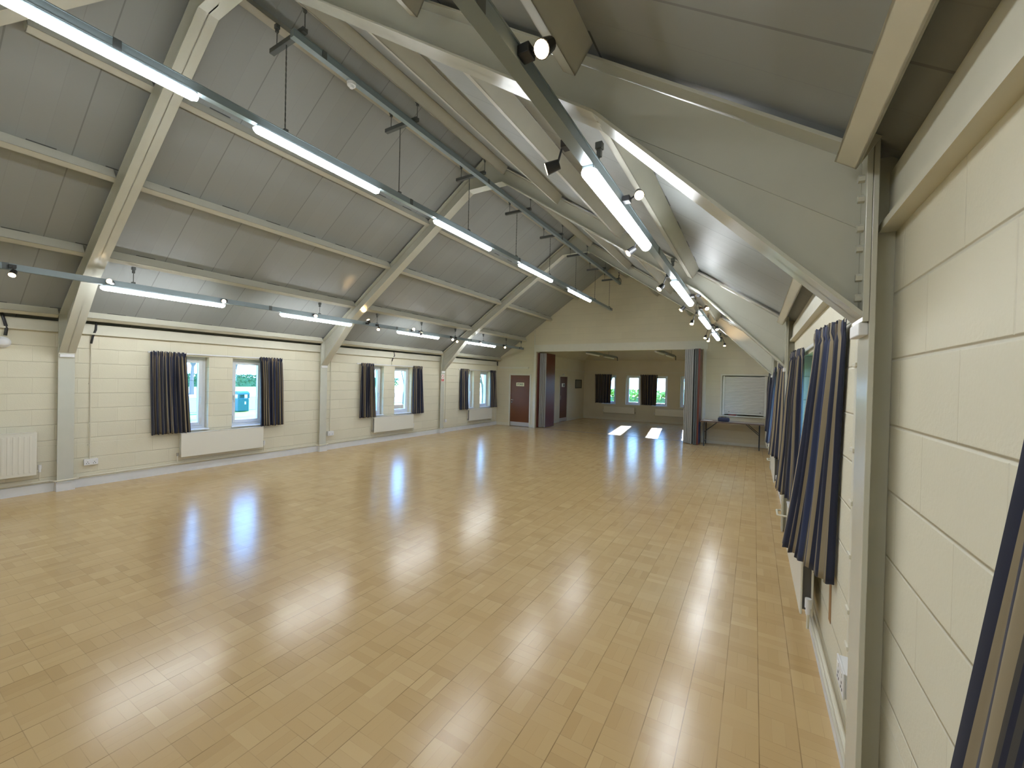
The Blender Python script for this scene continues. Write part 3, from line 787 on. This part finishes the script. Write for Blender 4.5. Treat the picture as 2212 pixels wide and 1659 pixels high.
curtain(XR, -1, .16, .79, .25, 1.23, .06, .06, 6, 27, 'navy and beige striped curtain cut off at the bottom right corner', cloth=2.0, e=1.0, amp=.55)
tag(B().box(XR - .045, XR - .001, .925, .945, 2.10, 2.125).build('rail_end_stop', 'black_plastic', bevel=.004), 'tiny black curtain rail end stop at the right edge', 'rail end')
curtain(YB, -1, -6.59, -5.78, -6.57, -5.80, .05, .06, 7, 31, 'dark navy curtain over the first window of the room beyond', axis='y', z0=.77, z1=2.13)
curtain(YB, -1, -4.46, -3.71, -4.40, -3.74, .05, .06, 7, 32, 'dark navy curtain between second and third windows of the room beyond', axis='y', z0=.77, z1=2.13)
# rails
for s_, face in ((-1, XL), (1, XR)):
    for k in range(-1, 3):
        c = dict(WINH)[k]; i_ = -s_
        t_ = thing('curtain_rail', 'white curtain rail on %s wall over the %s' % (side_names[s_], bayw.get(k, 'window pair level with the camera')), 'curtain rail', (face, c, 2.1), 'curtain rails')
        y0_, y1_ = c - 1.1, c + 1.16
        B().box(face + i_ * .012, face + i_ * .024, y0_, y1_, 2.075, 2.098).build('rail', 'white_plastic', t_)
        for yy in (y0_ + .05, c, y1_ - .05):
            B().box(face + i_ * .001, face + i_ * .012, yy - .01, yy + .01, 2.08, 2.095).build('bracket', 'white_plastic', t_)

# ------------------------------------------------------------------ radiators and pipes
def radiator(face, i_, ya, yb, z0, z1, label, fluted=False, axis='x', valve_near=True, stain=False):
    t_ = thing('radiator', label, 'radiator', (face, (ya + yb) / 2, z0) if axis == 'x' else ((ya + yb) / 2, face, z0), 'panel radiators')
    def bx(mb, d0, d1, p, q, zl, zh):
        c0, c1 = face + i_ * d0, face + i_ * d1
        if axis == 'x': mb.box(c0, c1, p, q, zl, zh)
        else: mb.box(p, q, c0, c1, zl, zh)
    def pt(d, yy, z): return (face + i_ * d, yy, z) if axis == 'x' else (yy, face + i_ * d, z)
    mb = B(); bx(mb, .098, .112, ya, yb, z0, z1); 
    if fluted:
        yy = ya + .03
        while yy < yb - .04:
            bx(mb, .112, .119, yy, yy + .022, z0 + .04, z1 - .04); yy += .05
    mb.build('front_panel', 'radiator_paint', t_, bevel=.006)
    mb = B(); bx(mb, .04, .052, ya, yb, z0, z1); mb.build('rear_panel', 'radiator_paint', t_, bevel=.004)
    mb = B(); yy = ya + .02
    while yy < yb - .02:
        bx(mb, .053, .097, yy, yy + .003, z0 + .03, z1 - .03); yy += .04
    mb.build('convector_fins', 'radiator_inner', t_)
    mb = B(); bx(mb, .036, .116, ya - .002, yb + .002, z1 + .001, z1 + .008)
    mb.build('top_grille', 'radiator_paint', t_)
    for side, yv in ((-1, ya - .035), (1, yb + .035)):
        v_ = B()
        if (side < 0) == valve_near:
            v_.tube(pt(.07, yv, z0 + .03), pt(.07, yv, z0 + .075), .014, 10); v_.tube(pt(.07, yv, z0 + .07), pt(.07, yv, z0 + .13), .019, 12)
            v_.build('valve', 'white_plastic', t_)
        else:
            v_.tube(pt(.07, yv, z0 + .03), pt(.07, yv, z0 + .085), .015, 10); v_.build('valve', 'valve_metal', t_)
        pz = .165
        B().path([pt(.07, yv - side * .036, z0 + .045), pt(.07, yv, z0 + .045), pt(.07, yv, pz + .03)], .008, 8).build('feed_pipe', 'pipe_paint', t_)
    return t_
for k, (ya, yb) in {0: (3.28, 4.68), 1: (7.52, 8.98), 2: (11.72, 13.17)}.items():
    radiator(XL, 1, ya, yb, .27 if k == 0 else .28, .685, 'flat cream radiator on left wall under the %s' % bayw[k], valve_near=False)
    radiator(XR, -1, ya + .03, yb, .26, .665, 'cream radiator on right wall under the %s' % bayw[k])
radiator(XL, 1, -.2, 1.60, .28, .87, 'fluted cream radiator on left wall, cut off by the left edge', fluted=True, valve_near=False)
radiator(YB, -1, -6.09, -4.67, .33, .62, 'flat cream radiator under left windows of the room beyond', axis='y')
radiator(YB, -1, -3.75, -2.3, .33, .63, 'flat cream radiator under right windows of the room beyond', axis='y')
# heating pipes along the skirting (bend round each column)
for s_, face in ((-1, XL), (1, XR)):
    i_ = -s_
    for q, (zz, dd) in enumerate(((.158, .030), (.205, .026))):
        pts = [(face + i_ * dd, YN + .02, zz)]
        for yf in FR:
            pts += [(face + i_ * dd, yf - .06, zz), (face + i_ * (.125 + .0 * q), yf - .03, zz), (face + i_ * .125, yf + FWID + .03, zz), (face + i_ * dd, yf + FWID + .06, zz)]
        pts.append((face + i_ * dd, YF - .03, zz))
        if s_ > 0:      # on the right the pipes stay tucked behind the column flange
            pts = [(face + i_ * dd, YN + .02, zz), (face + i_ * dd, YF - .03, zz)] if q == 0 else pts
        if s_ < 0 and q == 1: continue
        if s_ > 0 and q == 0:
            o = B()
            seg = [YN + .02] + [v for yf in FR for v in (yf + .07, yf + .10)] + [YF - .03]
            for a, b in zip(seg[::2], seg[1::2]): o.tube((face - dd, a, zz), (face - dd, b, zz), .011, 10)
            o = o.build('heating_pipe', 'pipe_paint', smooth=True)
        else:
            o = B().path(pts, .011, 10).build('heating_pipe', 'pipe_paint')
        tag(o, '%s painted heating pipe just above skirting of the %s wall' % (('lower', 'upper')[q] if s_ > 0 else 'thin', side_names[s_]), 'pipe', 'skirting pipes')
# rust coloured stain plate on right wall by the nearest radiator
o = B().box(XR - .003, XR - .0005, 2.93, 2.99, .42, .64).build('rust_stain', 'rust'); tag(o, 'rusty brown stain on right wall below the bulging curtain', 'stain')

# ------------------------------------------------------------------ wall fittings
def conduit(name, pts, label, r=.008, mat='pipe_paint'):
    o = B().path(pts, r, 8).build(name, mat); return tag(o, label, 'conduit', 'surface conduits')
def socket(face, i_, ya, yb, z0, z1, label, dp=.035):
    t_ = thing('wall_socket', label, 'socket', (face, (ya + yb) / 2, z0), 'wall sockets')
    B().box(face + i_ * .001, face + i_ * dp, ya, yb, z0, z1).build('back_box', 'white_plastic', t_, bevel=.004)
    B().box(face + i_ * dp, face + i_ * (dp + .007), ya - .003, yb + .003, z0 - .003, z1 + .003).build('face_plate', 'white_plastic', t_, bevel=.002)
    w_ = (yb - ya)
    n = 2 if w_ > .12 else 1
    for q in range(n):
        yc = ya + w_ * (q + .5) / n
        B().box(face + i_ * (dp + .007), face + i_ * (dp + .010), yc - .012, yc + .012, z1 - .03, z1 - .012).build('switch', 'sign_white', t_)
        mb = B()
        for dy, dz in ((0, .045), (-.012, .022), (.012, .022)):
            mb.box(face + i_ * (dp + .007), face + i_ * (dp + .008), yc + dy - .004, yc + dy + .004, z0 + dz - .006, z0 + dz + .004)
        mb.build('pin_holes', 'black_plastic', t_)
# first bay left
conduit('conduit', [(XL + .012, 2.155, .41), (XL + .012, 2.155, 2.17)], 'cream conduit on left wall running down to the double socket')
socket(XL, 1, 2.09, 2.24, .325, .41, 'white double socket low on left wall beside the nearest frame')
o = B().path([(XL + .01, 2.21, 2.50), (XL + .03, 2.20, 2.38), (XL + .03, 2.17, 2.28), (XL + .014, 2.155, 2.165)], .014, 8).build('cable', 'black_plastic')
tag(o, 'short black cable from the eaves slot above the left double socket', 'cable')
for zz, wd_ in ((1.55, 'topmost'), (.95, 'middle'), (.62, 'lowest')):
    o = B().box(XL + .001, XL + .003, 2.135, 2.175, zz, zz + .012).box(XL + .021, XL + .023, 2.135, 2.175, zz, zz + .012).box(XL + .001, XL + .023, 2.133, 2.135, zz, zz + .012).box(XL + .001, XL + .023, 2.175, 2.177, zz, zz + .012).build('conduit_clip', 'pipe_paint')
    tag(o, wd_ + ' clip holding the conduit over the left double socket', 'clip', 'conduit clips')
# second bay left
o = B().path([(XL + .01, 8.25, 2.48), (XL + .03, 8.26, 2.36), (XL + .03, 8.20, 2.28), (XL + .014, 8.185, 2.20)], .013, 8).build('cable', 'black_plastic')
tag(o, 'short black cable hanging from the eaves slot above the middle windows', 'cable')
conduit('conduit', [(XL + .012, 8.185, 2.07), (XL + .012, 8.185, 2.205)], 'short cream conduit above the middle window pair')
conduit('conduit', [(XL + .012, 6.27, .44), (XL + .012, 6.27, 2.29)], 'cream conduit beside the second steel frame on left wall')
socket(XL, 1, 6.20, 6.35, .34, .44, 'white socket low on left wall beside the middle frame', .05)
conduit('conduit', [(XL + .012, 10.52, .40), (XL + .012, 10.52, 2.29)], 'cream conduit beside the farthest steel frame on left wall')
socket(XL, 1, 10.49, 10.57, .33, .42, 'small white socket low on left wall beside the farthest frame', .04)
conduit('conduit', [(XL + .012, 13.60, .22), (XL + .012, 13.60, 2.29)], 'thin cream conduit in the far left corner')
o = B().path([(XL + .05, 13.58, 2.46), (XL + .05, 13.58, 2.30)], .02, 8).build('cable', 'black_plastic'); tag(o, 'dark cable drop in the far left corner under the eaves', 'cable')
# bulkhead lamp at the left edge
t_ = thing('wall_lamp', 'round white wall lamp under a black cable at the left edge', 'lamp', (XL, 1.30, 2.11))
B().tube((XL + .001, 1.30, 2.11), (XL + .05, 1.30, 2.11), .075, 20, .07).build('base', 'white_plastic', t_)
B().ball((XL + .05, 1.30, 2.11), .062, 16, (.6, 1, 1)).build('globe', 'white_plastic', t_, smooth=True)
o = B().path([(XL + .01, 1.29, 2.50), (XL + .03, 1.31, 2.40), (XL + .035, 1.33, 2.30), (XL + .03, 1.32, 2.20)], .017, 8).build('cable', 'black_plastic')
tag(o, 'curved black cable above the round wall lamp at the left edge', 'cable')
# right wall: conduit beside the nearest frame and a socket
o = B(); o.box(XR - .028, XR - .001, 2.28, 2.325, .38, 2.29)
for zz in (.62, .78, 1.02, 1.25, 1.48, 1.85): o.box(XR - .036, XR - .001, 2.272, 2.333, zz, zz + .02)
tag(o.build('conduit', 'pipe_paint', bevel=.004), 'boxed cream conduit with clips beside nearest frame on right wall', 'conduit', 'surface conduits')
socket(XR, -1, 2.12, 2.27, .50, .60, 'white socket on right wall partly hidden by the nearest column', .06)
# far wall: door, signs, hatch
def door(n, axis, face, i_, a, b, z1, mat, sign, hinge, desc):
    r = bpy.data.objects.new('door_%d' % n, None); COL.objects.link(r); r.empty_display_size = .1
    loc = ((a + b) / 2, face, 0) if axis == 'y' else (face, (a + b) / 2, 0)
    r.location = loc; ROOTLOC[r.name] = loc; r['kind'] = 'structure'; r['label'] = desc; r['category'] = 'door'
    def bx(mb, d0, d1, p, q, zl, zh):
        c0, c1 = face + i_ * d0, face + i_ * d1
        if axis == 'x': mb.box(c0, c1, p, q, zl, zh)
        else: mb.box(p, q, c0, c1, zl, zh)
    def pt(d, q, z): return (q, face + i_ * d, z) if axis == 'y' else (face + i_ * d, q, z)
    mb = B(); bx(mb, -.055, -.015, a + .004, b - .004, .008, z1 - .004); pn = mb.build('door_panel', mat, r, bevel=.002)
    mb = B(); bx(mb, -.014, -.010, a + .01, b - .01, .015, .165); mb.build('kick_plate', 'kick_steel', r)
    mb = B()
    bx(mb, .001, .018, a - .055, a - .002, 0, z1 + .055); bx(mb, .001, .018, b + .002, b + .055, 0, z1 + .055); bx(mb, .001, .018, a - .002, b + .002, z1 + .002, z1 + .055)
    mb.build('architrave', 'timber_paint', r, bevel=.002)
    hx = a + .06 if hinge > 0 else b - .06
    mb = B()
    if n == 1:
        mb.tube(pt(-.015, hx, 1.0), pt(-.005, hx, 1.0), .026, 16); mb.tube(pt(-.005, hx, 1.0), pt(.035, hx, 1.0), .009, 10)
        mb.tube(pt(.035, hx, 1.0), pt(.035, hx + .11, 1.0), .009, 10); mb.tube(pt(-.015, hx, .91), pt(-.006, hx, .91), .022, 16)
    else:
        mb.path([pt(-.014, hx, 1.13), pt(.03, hx, 1.13), pt(.03, hx, .98), pt(-.014, hx, .98)], .009, 8)
    mb.build('handle', 'chrome', r)
    return r, bx, pt
r, bx, pt = door(1, 'y', YF, -1, -8.09, -7.255, 1.945, 'door_wood', None, 1, 'brown wooden stores door in the far wall')
mb = B(); bx(mb, -.014, -.008, -7.842, -7.50, 1.53, 1.667); sg = mb.build('door_sign', 'sign_cream', r, label='cream sign reading STORES')
def text_mesh(txt, size, mat, parent, mtx, name='lettering'):
    cu = bpy.data.curves.new(name, 'FONT'); cu.body = txt; cu.size = size; cu.align_x = 'CENTER'; cu.align_y = 'CENTER'; cu.extrude = .001; cu.offset = size * .018
    tmp = bpy.data.objects.new('tmp', cu); COL.objects.link(tmp)
    dg = bpy.context.evaluated_depsgraph_get(); me = bpy.data.meshes.new_from_object(tmp.evaluated_get(dg))
    COL.objects.unlink(tmp); bpy.data.objects.remove(tmp); me.transform(mtx); me.materials.clear(); me.materials.append(MATS[mat])
    o = bpy.data.objects.new(name, me); COL.objects.link(o); attach(o, parent); return o
RX = Matrix.Rotation(math.pi / 2, 4, 'X')
text_mesh('STORES', .098, 'sign_text', sg, Matrix.Translation((-7.671, YF + .0065, 1.598)) @ RX @ Matrix.Scale(.78, 4, (1, 0, 0)))
r, bx, pt = door(2, 'x', XBL, 1, 16.2, 17.02, 1.95, 'door_wood_dim', None, 1, 'dark brown door in the side wall of the room beyond')
mb = B(); bx(mb, -.014, -.008, 16.44, 16.76, 1.51, 1.665); sg = mb.build('door_sign', 'sign_white', r, label='small white sign')
mb = B(); bx(mb, -.008, -.006, 16.58, 16.74, 1.53, 1.645); mb.build('sign_panel', 'picture_image', sg)
t_ = thing('wall_lamp', 'small white dome lamp over the door of the room beyond', 'lamp', (XBL, 16.5, 2.04))
B().box(XBL + .001, XBL + .04, 16.40, 16.64, 2.015, 2.035).build('base', 'white_plastic', t_)
B().ball((XBL + .045, 16.52, 2.04), .07, 14, (.6, 1.3, .5)).build('dome', 'white_plastic', t_, smooth=True)
t_ = thing('picture', 'dark framed picture on the side wall of the room beyond', 'picture', (XBL, 18.35, 1.44))
mb = B()
for (p, q, zl, zh) in ((17.95, 18.00, 1.44, 1.85), (18.70, 18.75, 1.44, 1.85), (18.0, 18.7, 1.44, 1.49), (18.0, 18.7, 1.80, 1.85)): mb.box(XBL + .001, XBL + .022, p, q, zl, zh)
mb.build('picture_frame', 'picture_dark', t_)
B().box(XBL + .001, XBL + .012, 18.0, 18.7, 1.49, 1.80).build('image', 'picture_image', t_)
# fire notice on the farthest left column
cf = XC - 4.478
t_ = thing('safety_sign', 'small white sign with red circle and red panel on farthest left column', 'sign', (cf, FR[2] + .06, 1.68))
fy = FR[2]
B().box(cf + .001, cf + .004, fy + .02, fy + .15, 1.66, 1.90).build('plate', 'sign_white', t_)
mb = B()
for i in range(20):
    a0, a1 = 2 * math.pi * i / 20, 2 * math.pi * (i + 1) / 20
    cy, cz, r0, r1 = fy + .085, 1.83, .04, .055
    mb.add([(cf + .0055, cy + r * math.cos(a), cz + r * math.sin(a)) for r, a in ((r0, a0), (r1, a0), (r1, a1), (r0, a1))], [(0, 1, 2, 3)])
mb.add([(cf + .0055, fy + .085 + a, 1.83 + b) for a, b in ((-.032, .026), (-.026, .032), (.032, -.026), (.026, -.032))], [(0, 1, 2, 3)])
mb.build('ring_symbol', 'sign_red', t_)
B().box(cf + .004, cf + .0052, fy + .028, fy + .142, 1.67, 1.745).build('red_panel', 'sign_red', t_)
B().box(cf + .0052, cf + .006, fy + .05, fy + .12, 1.70, 1.707).box(cf + .0052, cf + .006, fy + .05, fy + .12, 1.718, 1.725).build('text_lines', 'sign_white', t_)
# serving hatch with roller shutter
t_ = thing('roller_shutter', 'closed white slatted roller shutter of the serving hatch in far wall', 'shutter', (-.245, YF + .08, .87))
mb = B(); z = .955; 
while z < 2.0:
    zz = min(z + .042, 2.03)
    mb.prism([(YF + .06, z), (YF + .052, z + .01), (YF + .052, zz - .012), (YF + .06, zz), (YF + .072, zz), (YF + .072, z)], 'x', -.74, .25); z += .044
mb.build('slats', 'shutter_white', t_)
B().box(-.74, .25, YF + .045, YF + .078, .905, .952).build('bottom_bar', 'shutter_white', t_, bevel=.003)
mb = B(); mb.box(-.80, -.745, YF + .035, YF + .09, .875, 2.03).box(.255, .315, YF + .035, YF + .09, .875, 2.03)
mb.build('side_guide', 'shutter_white', t_, bevel=.002)
for xx in (-.62, .17): B().tube((xx, YF + .045, .975), (xx, YF + .052, .975), .012, 8).build('lock', 'table_leg', t_)
B().box(-.88, .36, YF - .05, YF + .034, .835, .869).build('trim_9', 'timber_paint', bevel=.004)
struct(bpy.data.objects['trim_9'], 'cream ledge below the serving hatch', 'trim')
mb = B().box(-.86, -.812, YF - .014, YF - .001, .87, 2.08).box(.322, .37, YF - .014, YF - .001, .87, 2.08).box(-.812, .322, YF - .014, YF - .001, 2.037, 2.08)
struct(mb.build('trim_10', 'timber_paint'), 'cream surround of the serving hatch', 'trim')
# behind the shutter: kitchen side is closed
struct(B().box(XBR + .2, XR + .3, 14.2, 14.3, 0, 3).box(XR + .2, XR + .3, 13.9, 14.2, 0, 3).box(XBR+.2, XR+.3, 13.9, 14.3, 2.95, 3.05).build('wall_kitchen', 'plaster_cream'), 'wall of the kitchen behind the hatch', 'wall')
struct(B().box(XL - .3, XBL - .2, 14.6, 14.7, 0, 3).box(XL - .3, XL - .2, 13.9, 14.6, 0, 3).box(XL - .3, XBL - .2, 13.9, 14.7, 3, 3.1).build('wall_store', 'plaster_cream'), 'wall of the store behind the stores door', 'wall')
struct(B().box(XBL - 1.4, XBL - 1.3, 15.8, 17.5, 0, 2.4).box(XBL - 1.3, XBL - .2, 15.8, 15.9, 0, 2.4).box(XBL - 1.3, XBL - .2, 17.4, 17.5, 0, 2.4).box(XBL - 1.4, XBL - .2, 15.8, 17.5, 2.4, 2.5).build('wall_corridor', 'plaster_cream'), 'wall of the lobby behind the dark brown door', 'wall')
t_ = thing('light_switch', 'small grey switch on far wall at the right of the hatch', 'switch', (.385, YF, 1.32))
B().box(.373, .403, YF - .03, YF - .001, 1.27, 1.37).build('plate', 'aluminium', t_, bevel=.003)
t_ = thing('wall_bracket', 'tiny black bracket on far wall beside the top of the hatch', 'bracket', (.38, YF, 1.93))
B().box(.374, .402, YF - .03, YF - .001, 1.945, 1.965).build('clip', 'black_plastic', t_)
# red-brown eraser on the hatch ledge
o = B().box(-.63, -.43, YF - .04, YF + .02, .870, .905).build('duster', 'book_red', bevel=.006); tag(o, 'red brown board duster lying on the hatch ledge', 'duster')
# folding partitions
def partition(root, panels, z1, x_dir):
    pass
t_ = thing('folding_partition', 'stack of red folding partition panels at the left of the opening', 'partition', (-6.85, 14.0, 0))
for i, (x0, x1, y0_, y1_, mt) in enumerate(((-6.985, -6.95, 13.70, 14.66, 'partition_red'), (-6.94, -6.885, 13.84, 14.70, 'partition_red'), (-6.877, -6.83, 13.87, 14.72, 'partition_red'), (-6.822, -6.775, 13.90, 14.73, 'partition_red'), (-6.767, -6.72, 13.93, 14.75, 'partition_red'))):
    pn = B().box(x0, x1, y0_ + .03, y1_ - .03, .012, 2.79).build('panel', mt, t_, bevel=.002)
    if i: B().box(x0 - .002, x1 + .001, y0_, y0_ + .029, .012, 2.79).box(x0 + .012, x1 - .012, y0_ - .012, y0_, .012, 2.79).build('edge_profile', 'aluminium', pn)
    B().box(x0 + .004, x1 - .004, y1_ - .029, y1_, .012, 2.79).build('edge_seal', 'rubber_shade_grey', pn)
t_ = thing('folding_partition', 'stack of grey edged folding partition panels at the right of the opening', 'partition', (-1.5, 13.2, 0))
px_ = [(-1.80, -1.755), (-1.748, -1.70), (-1.69, -1.645), (-1.635, -1.59), (-1.58, -1.535), (-1.50, -1.455), (-1.445, -1.40)]
for i, (x0, x1) in enumerate(px_):
    yy = 13.26 - .05 * i if i < 5 else 12.98
    pn = B().box(x0, x1, yy + .03, 13.95, .012, 2.79).build('panel', 'partition_red' if i in (6,) else 'rubber_shade_grey', t_, bevel=.002)
    B().box(x0 - .001, x1 + .001, yy, yy + .029, .012, 2.79).box(x0 + .012, x1 - .012, yy - .012, yy, .012, 2.79).build('edge_profile', 'aluminium' if i < 5 else 'rubber_shade_grey', pn)  # last panels' dark profiles carry the edge shading in their colour
B().box(-1.815, -1.80, 13.29, 13.33, 1.02, 1.12).build('handle', 'black_plastic', t_)
B().box(-1.398, -1.352, 12.96, 13.60, .012, 2.79).build('end_panel', 'partition_red', t_, bevel=.002)
B().box(-1.351, -1.347, 12.97, 13.50, .05, .66).build('lower_cover', 'navy_side', t_)

# ------------------------------------------------------------------ folding table with things on it
t_ = thing('folding_table', 'long brown folding table standing against the far wall under the hatch', 'table', (-.6, 13.15, 0))
B().box(-1.30, .26, 12.90, 13.56, .700, .722).build('table_top', 'table_top', t_)
B().box(-1.30, .26, 12.893, 12.90, .690, .724).box(-1.306, -1.30, 12.893, 13.56, .690, .724).box(.26, .266, 12.893, 13.56, .690, .724).build('edge_band', 'table_edge', t_)
for xx, dx_ in ((-1.20, 1), (.16, -1)):
    for yy in (12.96, 13.50):
        B().tube((xx, yy, 0), (xx, yy, .70), .013, 10).build('leg', 'table_leg', t_)
        B().tube((xx, yy + .0, .40), (xx + dx_ * .33, yy, .695), .009, 8).build('brace', 'table_leg', t_)
    B().tube((xx, 12.96, .12), (xx, 13.50, .12), .010, 8).build('stretcher', 'table_leg', t_)
t_ = thing('equipment_case', 'rounded dark navy case lying on the folding table', 'case', (-.72, 13.1, .722))
B().box(-.86, -.57, 13.0, 13.2, .724, .835).build('body', 'navy_case', t_, bevel=.03)
B().box(-.83, -.60, 12.996, 13.0, .775, .781).build('zip', 'black_plastic', t_)
B().path([(-.78, 13.1, .835), (-.77, 13.1, .85), (-.66, 13.1, .85), (-.65, 13.1, .835)], .006, 6).build('carry_handle', 'black_plastic', t_)
o = B().box(-1.24, -1.0, 13.02, 13.3, .7225, .726).build('paper_sheet', 'paper'); tag(o, 'white sheet of paper at the left end of the folding table', 'paper')

# ------------------------------------------------------------------ lights of the room beyond (switched off)
for i, (x, segs, ye) in enumerate(((-5.30, ((14.36, 15.73), (16.35, 17.7)), 18.1), (-2.80, ((13.95, 15.33), (16.0, 17.3)), 17.7))):
    tk = thing('lighting_trunking', 'grey trunking in the room beyond, %s of the two' % ('left', 'right')[i], 'trunking', (x, 16, 2.84), 'trunkings of the room beyond')
    mb = B(); trunk_profile(mb, x, 2.84, 13.95, ye); mb.build('channel', 'trunk_metal', tk)
    B().path([(x + .0, ye, 2.87), (x + .03, ye + .06, 2.87), (x + .03, ye + .10, 2.72)], .02, 8).build('conduit_drop', 'hanger_metal', tk)
    for q, yy in enumerate((15.2, 17.0)):
        B().tube((x, yy, 2.915), (x, yy, 3.99), .006, 6).build('rod', 'hanger_metal', tk)
    for q, (a, b) in enumerate(segs):
        batten(x, 2.805, a, b, 'unlit tube light of the room beyond, %s trunking, %s' % (('left', 'right')[i], ('nearer', 'farther')[q]), 'tube_off', 'unlit tube lights of the room beyond')

# ------------------------------------------------------------------ outdoors
struct(B().box(-160, 120, -60, 160, -.75, -.62).build('ground', 'grass'), 'sunlit grass outside the windows', 'ground')
struct(B().box(-44, -28.6, -60, 160, -.619, -.60).build('road', 'road'), 'grey road beyond the grass verge', 'road')
struct(B().box(-70, -48, -60, 160, -.619, -.60).box(-44.4, -44, -60, 160, -.619, -.56).build('pale_field', 'pale_path'), 'pale sunlit field beyond the road', 'field')
# litter bin
bx_, by_ = -27.8, 13.72
t_ = thing('litter_bin', 'green domed litter bin standing on the grass, seen through nearest window', 'bin', (bx_, by_, -.62))
B().box(bx_ - .33, bx_ + .33, by_ - .33, by_ + .33, -.60, .22).build('body', 'bin_green', t_, bevel=.05)
mb = B()
for sx in (-1, 1):
    for sy in (-1, 1): mb.box(bx_ + sx * .33, bx_ + sx * .25, by_ + sy * .33, by_ + sy * .25, .22, .45)
mb.box(bx_ - .1, bx_ + .1, by_ - .1, by_ + .1, .22, .45); mb.build('hood_post', 'bin_green', t_)
mb = B(); n = 10
pts = [(bx_ + .36 * math.cos(math.pi * i / n), .45 + .22 * math.sin(math.pi * i / n)) for i in range(n + 1)]
mb.prism(pts, 'y', by_ - .34, by_ + .34); mb.build('hood', 'bin_green', t_)
B().box(bx_ + .331, bx_ + .336, by_ + .04, by_ + .13, -.15, .02).build('emblem', 'sign_white', t_, label='small white emblem plate')
# trees
def tree(x, y, h, seed, label, leaf=None, spread=.55, nb=5):
    rnd = random.Random(seed)
    t_ = thing('tree', label, 'tree', (x, y, -.62), 'trees outside')
    br = B(); lf = B()
    def grow(p, d, L, r, lev):
        segs = 2 if lev < 3 else 1
        for _ in range(segs):
            q = p + d * (L / segs)
            br.tube(p, q, r, 5 if lev < 2 else 3, r * .75, caps=False)
            p = q; r *= .78; d = (d + Vector((rnd.uniform(-.15, .15), rnd.uniform(-.15, .15), rnd.uniform(-.03, .12)))).normalized()
        if lev >= nb:
            if leaf:
                for _ in range(4):
                    c = p + Vector((rnd.gauss(0, .28), rnd.gauss(0, .28), rnd.gauss(0, .28)))
                    a = Vector((rnd.uniform(-1, 1), rnd.uniform(-1, 1), rnd.uniform(-1, 1))).normalized() * .10
                    b = a.orthogonal().normalized() * .06
                    lf.add([c - a, c + b, c + a, c - b], [(0, 1, 2, 3)])
            return
        for _ in range(3 if lev < nb - 1 else 3):
            ax = Vector((rnd.uniform(-1, 1), rnd.uniform(-1, 1), rnd.uniform(-.2, .5)))
            grow(p, (d + ax * spread).normalized(), L * rnd.uniform(.62, .82), r * .8, lev + 1)
    grow(Vector((x, y, -.62)), Vector((0, 0, 1)), h * .28, h * .022, 0)
    br.build('branches', 'bark', t_)
    if leaf: lf.build('foliage', leaf, t_)
tree(-52, 20.7, 11, 1, 'bare tree seen through the nearer window of the nearest left pair', spread=.75)
tree(-58, 27.6, 12, 2, 'bare tree behind the litter bin beyond the road', spread=.75)
tree(-66, 31.5, 13, 3, 'bare tree just right of the litter bin far beyond the road', spread=.8)
tree(-62, 26.8, 10, 4, 'bare tree between the two nearest left windows far outside', spread=.8)
tree(-24, 23.9, 6, 5, 'leafy green tree seen through the middle left windows', 'leaf_green', .7)
tree(-23, 20.2, 5, 6, 'dark evergreen tree at the nearer of the middle windows', 'leaf_dark', .7)
tree(-20, 29.2, 7, 7, 'dark leafy tree seen through the farthest left windows', 'leaf_dark', .7)
tree(-10.2, 33, 8, 8, 'leafy tree outside the first window of the room beyond', 'leaf_green', .75)
tree(-4.6, 33, 5, 12, 'bare bush like tree outside the second window of the room beyond', None, .7)
tree(-5.5, 42, 8, 9, 'bare tree outside the middle windows of the room beyond')
tree(-3.2, 36, 7, 10, 'bare tree outside the right windows of the room beyond')
tree(9, 30, 8, 11, 'bare tree outside the right wall windows')
# low walls, hedges
def hedge(x0, x1, y0, y1, h, seed, mat, label, leafs=1500, size=.1):
    rnd = random.Random(seed); mb = B()
    for _ in range(leafs):
        c = Vector((rnd.uniform(x0, x1), rnd.uniform(y0, y1), -.62 + h * rnd.random() ** .7))
        a = Vector((rnd.uniform(-1, 1), rnd.uniform(-1, 1), rnd.uniform(-1, 1))).normalized() * size
        b = a.orthogonal().normalized() * size * .6
        mb.add([c - a, c + b, c + a, c - b], [(0, 1, 2, 3)])
    t_ = thing('hedge', label, 'hedge', ((x0 + x1) / 2, (y0 + y1) / 2, -.62))
    mb.build('foliage', mat, t_)
    B().box(x0 + .15 * (x1 - x0), x1 - .15 * (x1 - x0), y0 + .1 * (y1 - y0), y1 - .1 * (y1 - y0), -.62, -.62 + h * .75).build('core', 'leaf_dark', t_)
hedge(-84, -82, 10, 80, 2.2, 1, 'leaf_dark', 'long dark hedge far beyond the road', 9000, .2)
hedge(-6.6, -6.12, 22.7, 23.3, 4.2, 5, 'leaf_green', 'unseen narrow evergreen added to block sun at the first window of the room beyond', 2500, .08)  # added out of view to stop sun through the slit beside the first curtain
hedge(-12, 2, 27, 28.2, 1.9, 2, 'leaf_green', 'green hedge outside the room beyond', 4000, .13)
hedge(-3.9, -2.7, 23.6, 24.8, 2.0, 4, 'leaf_green', 'rounded pale shrub outside the third window of the room beyond', 1600, .1)
o = B().box(-19.2, -19.0, 14.0, 22.0, -.62, .05).build('garden_wall', 'brick_red'); tag(o, 'low red brick wall outside the middle left windows', 'wall')
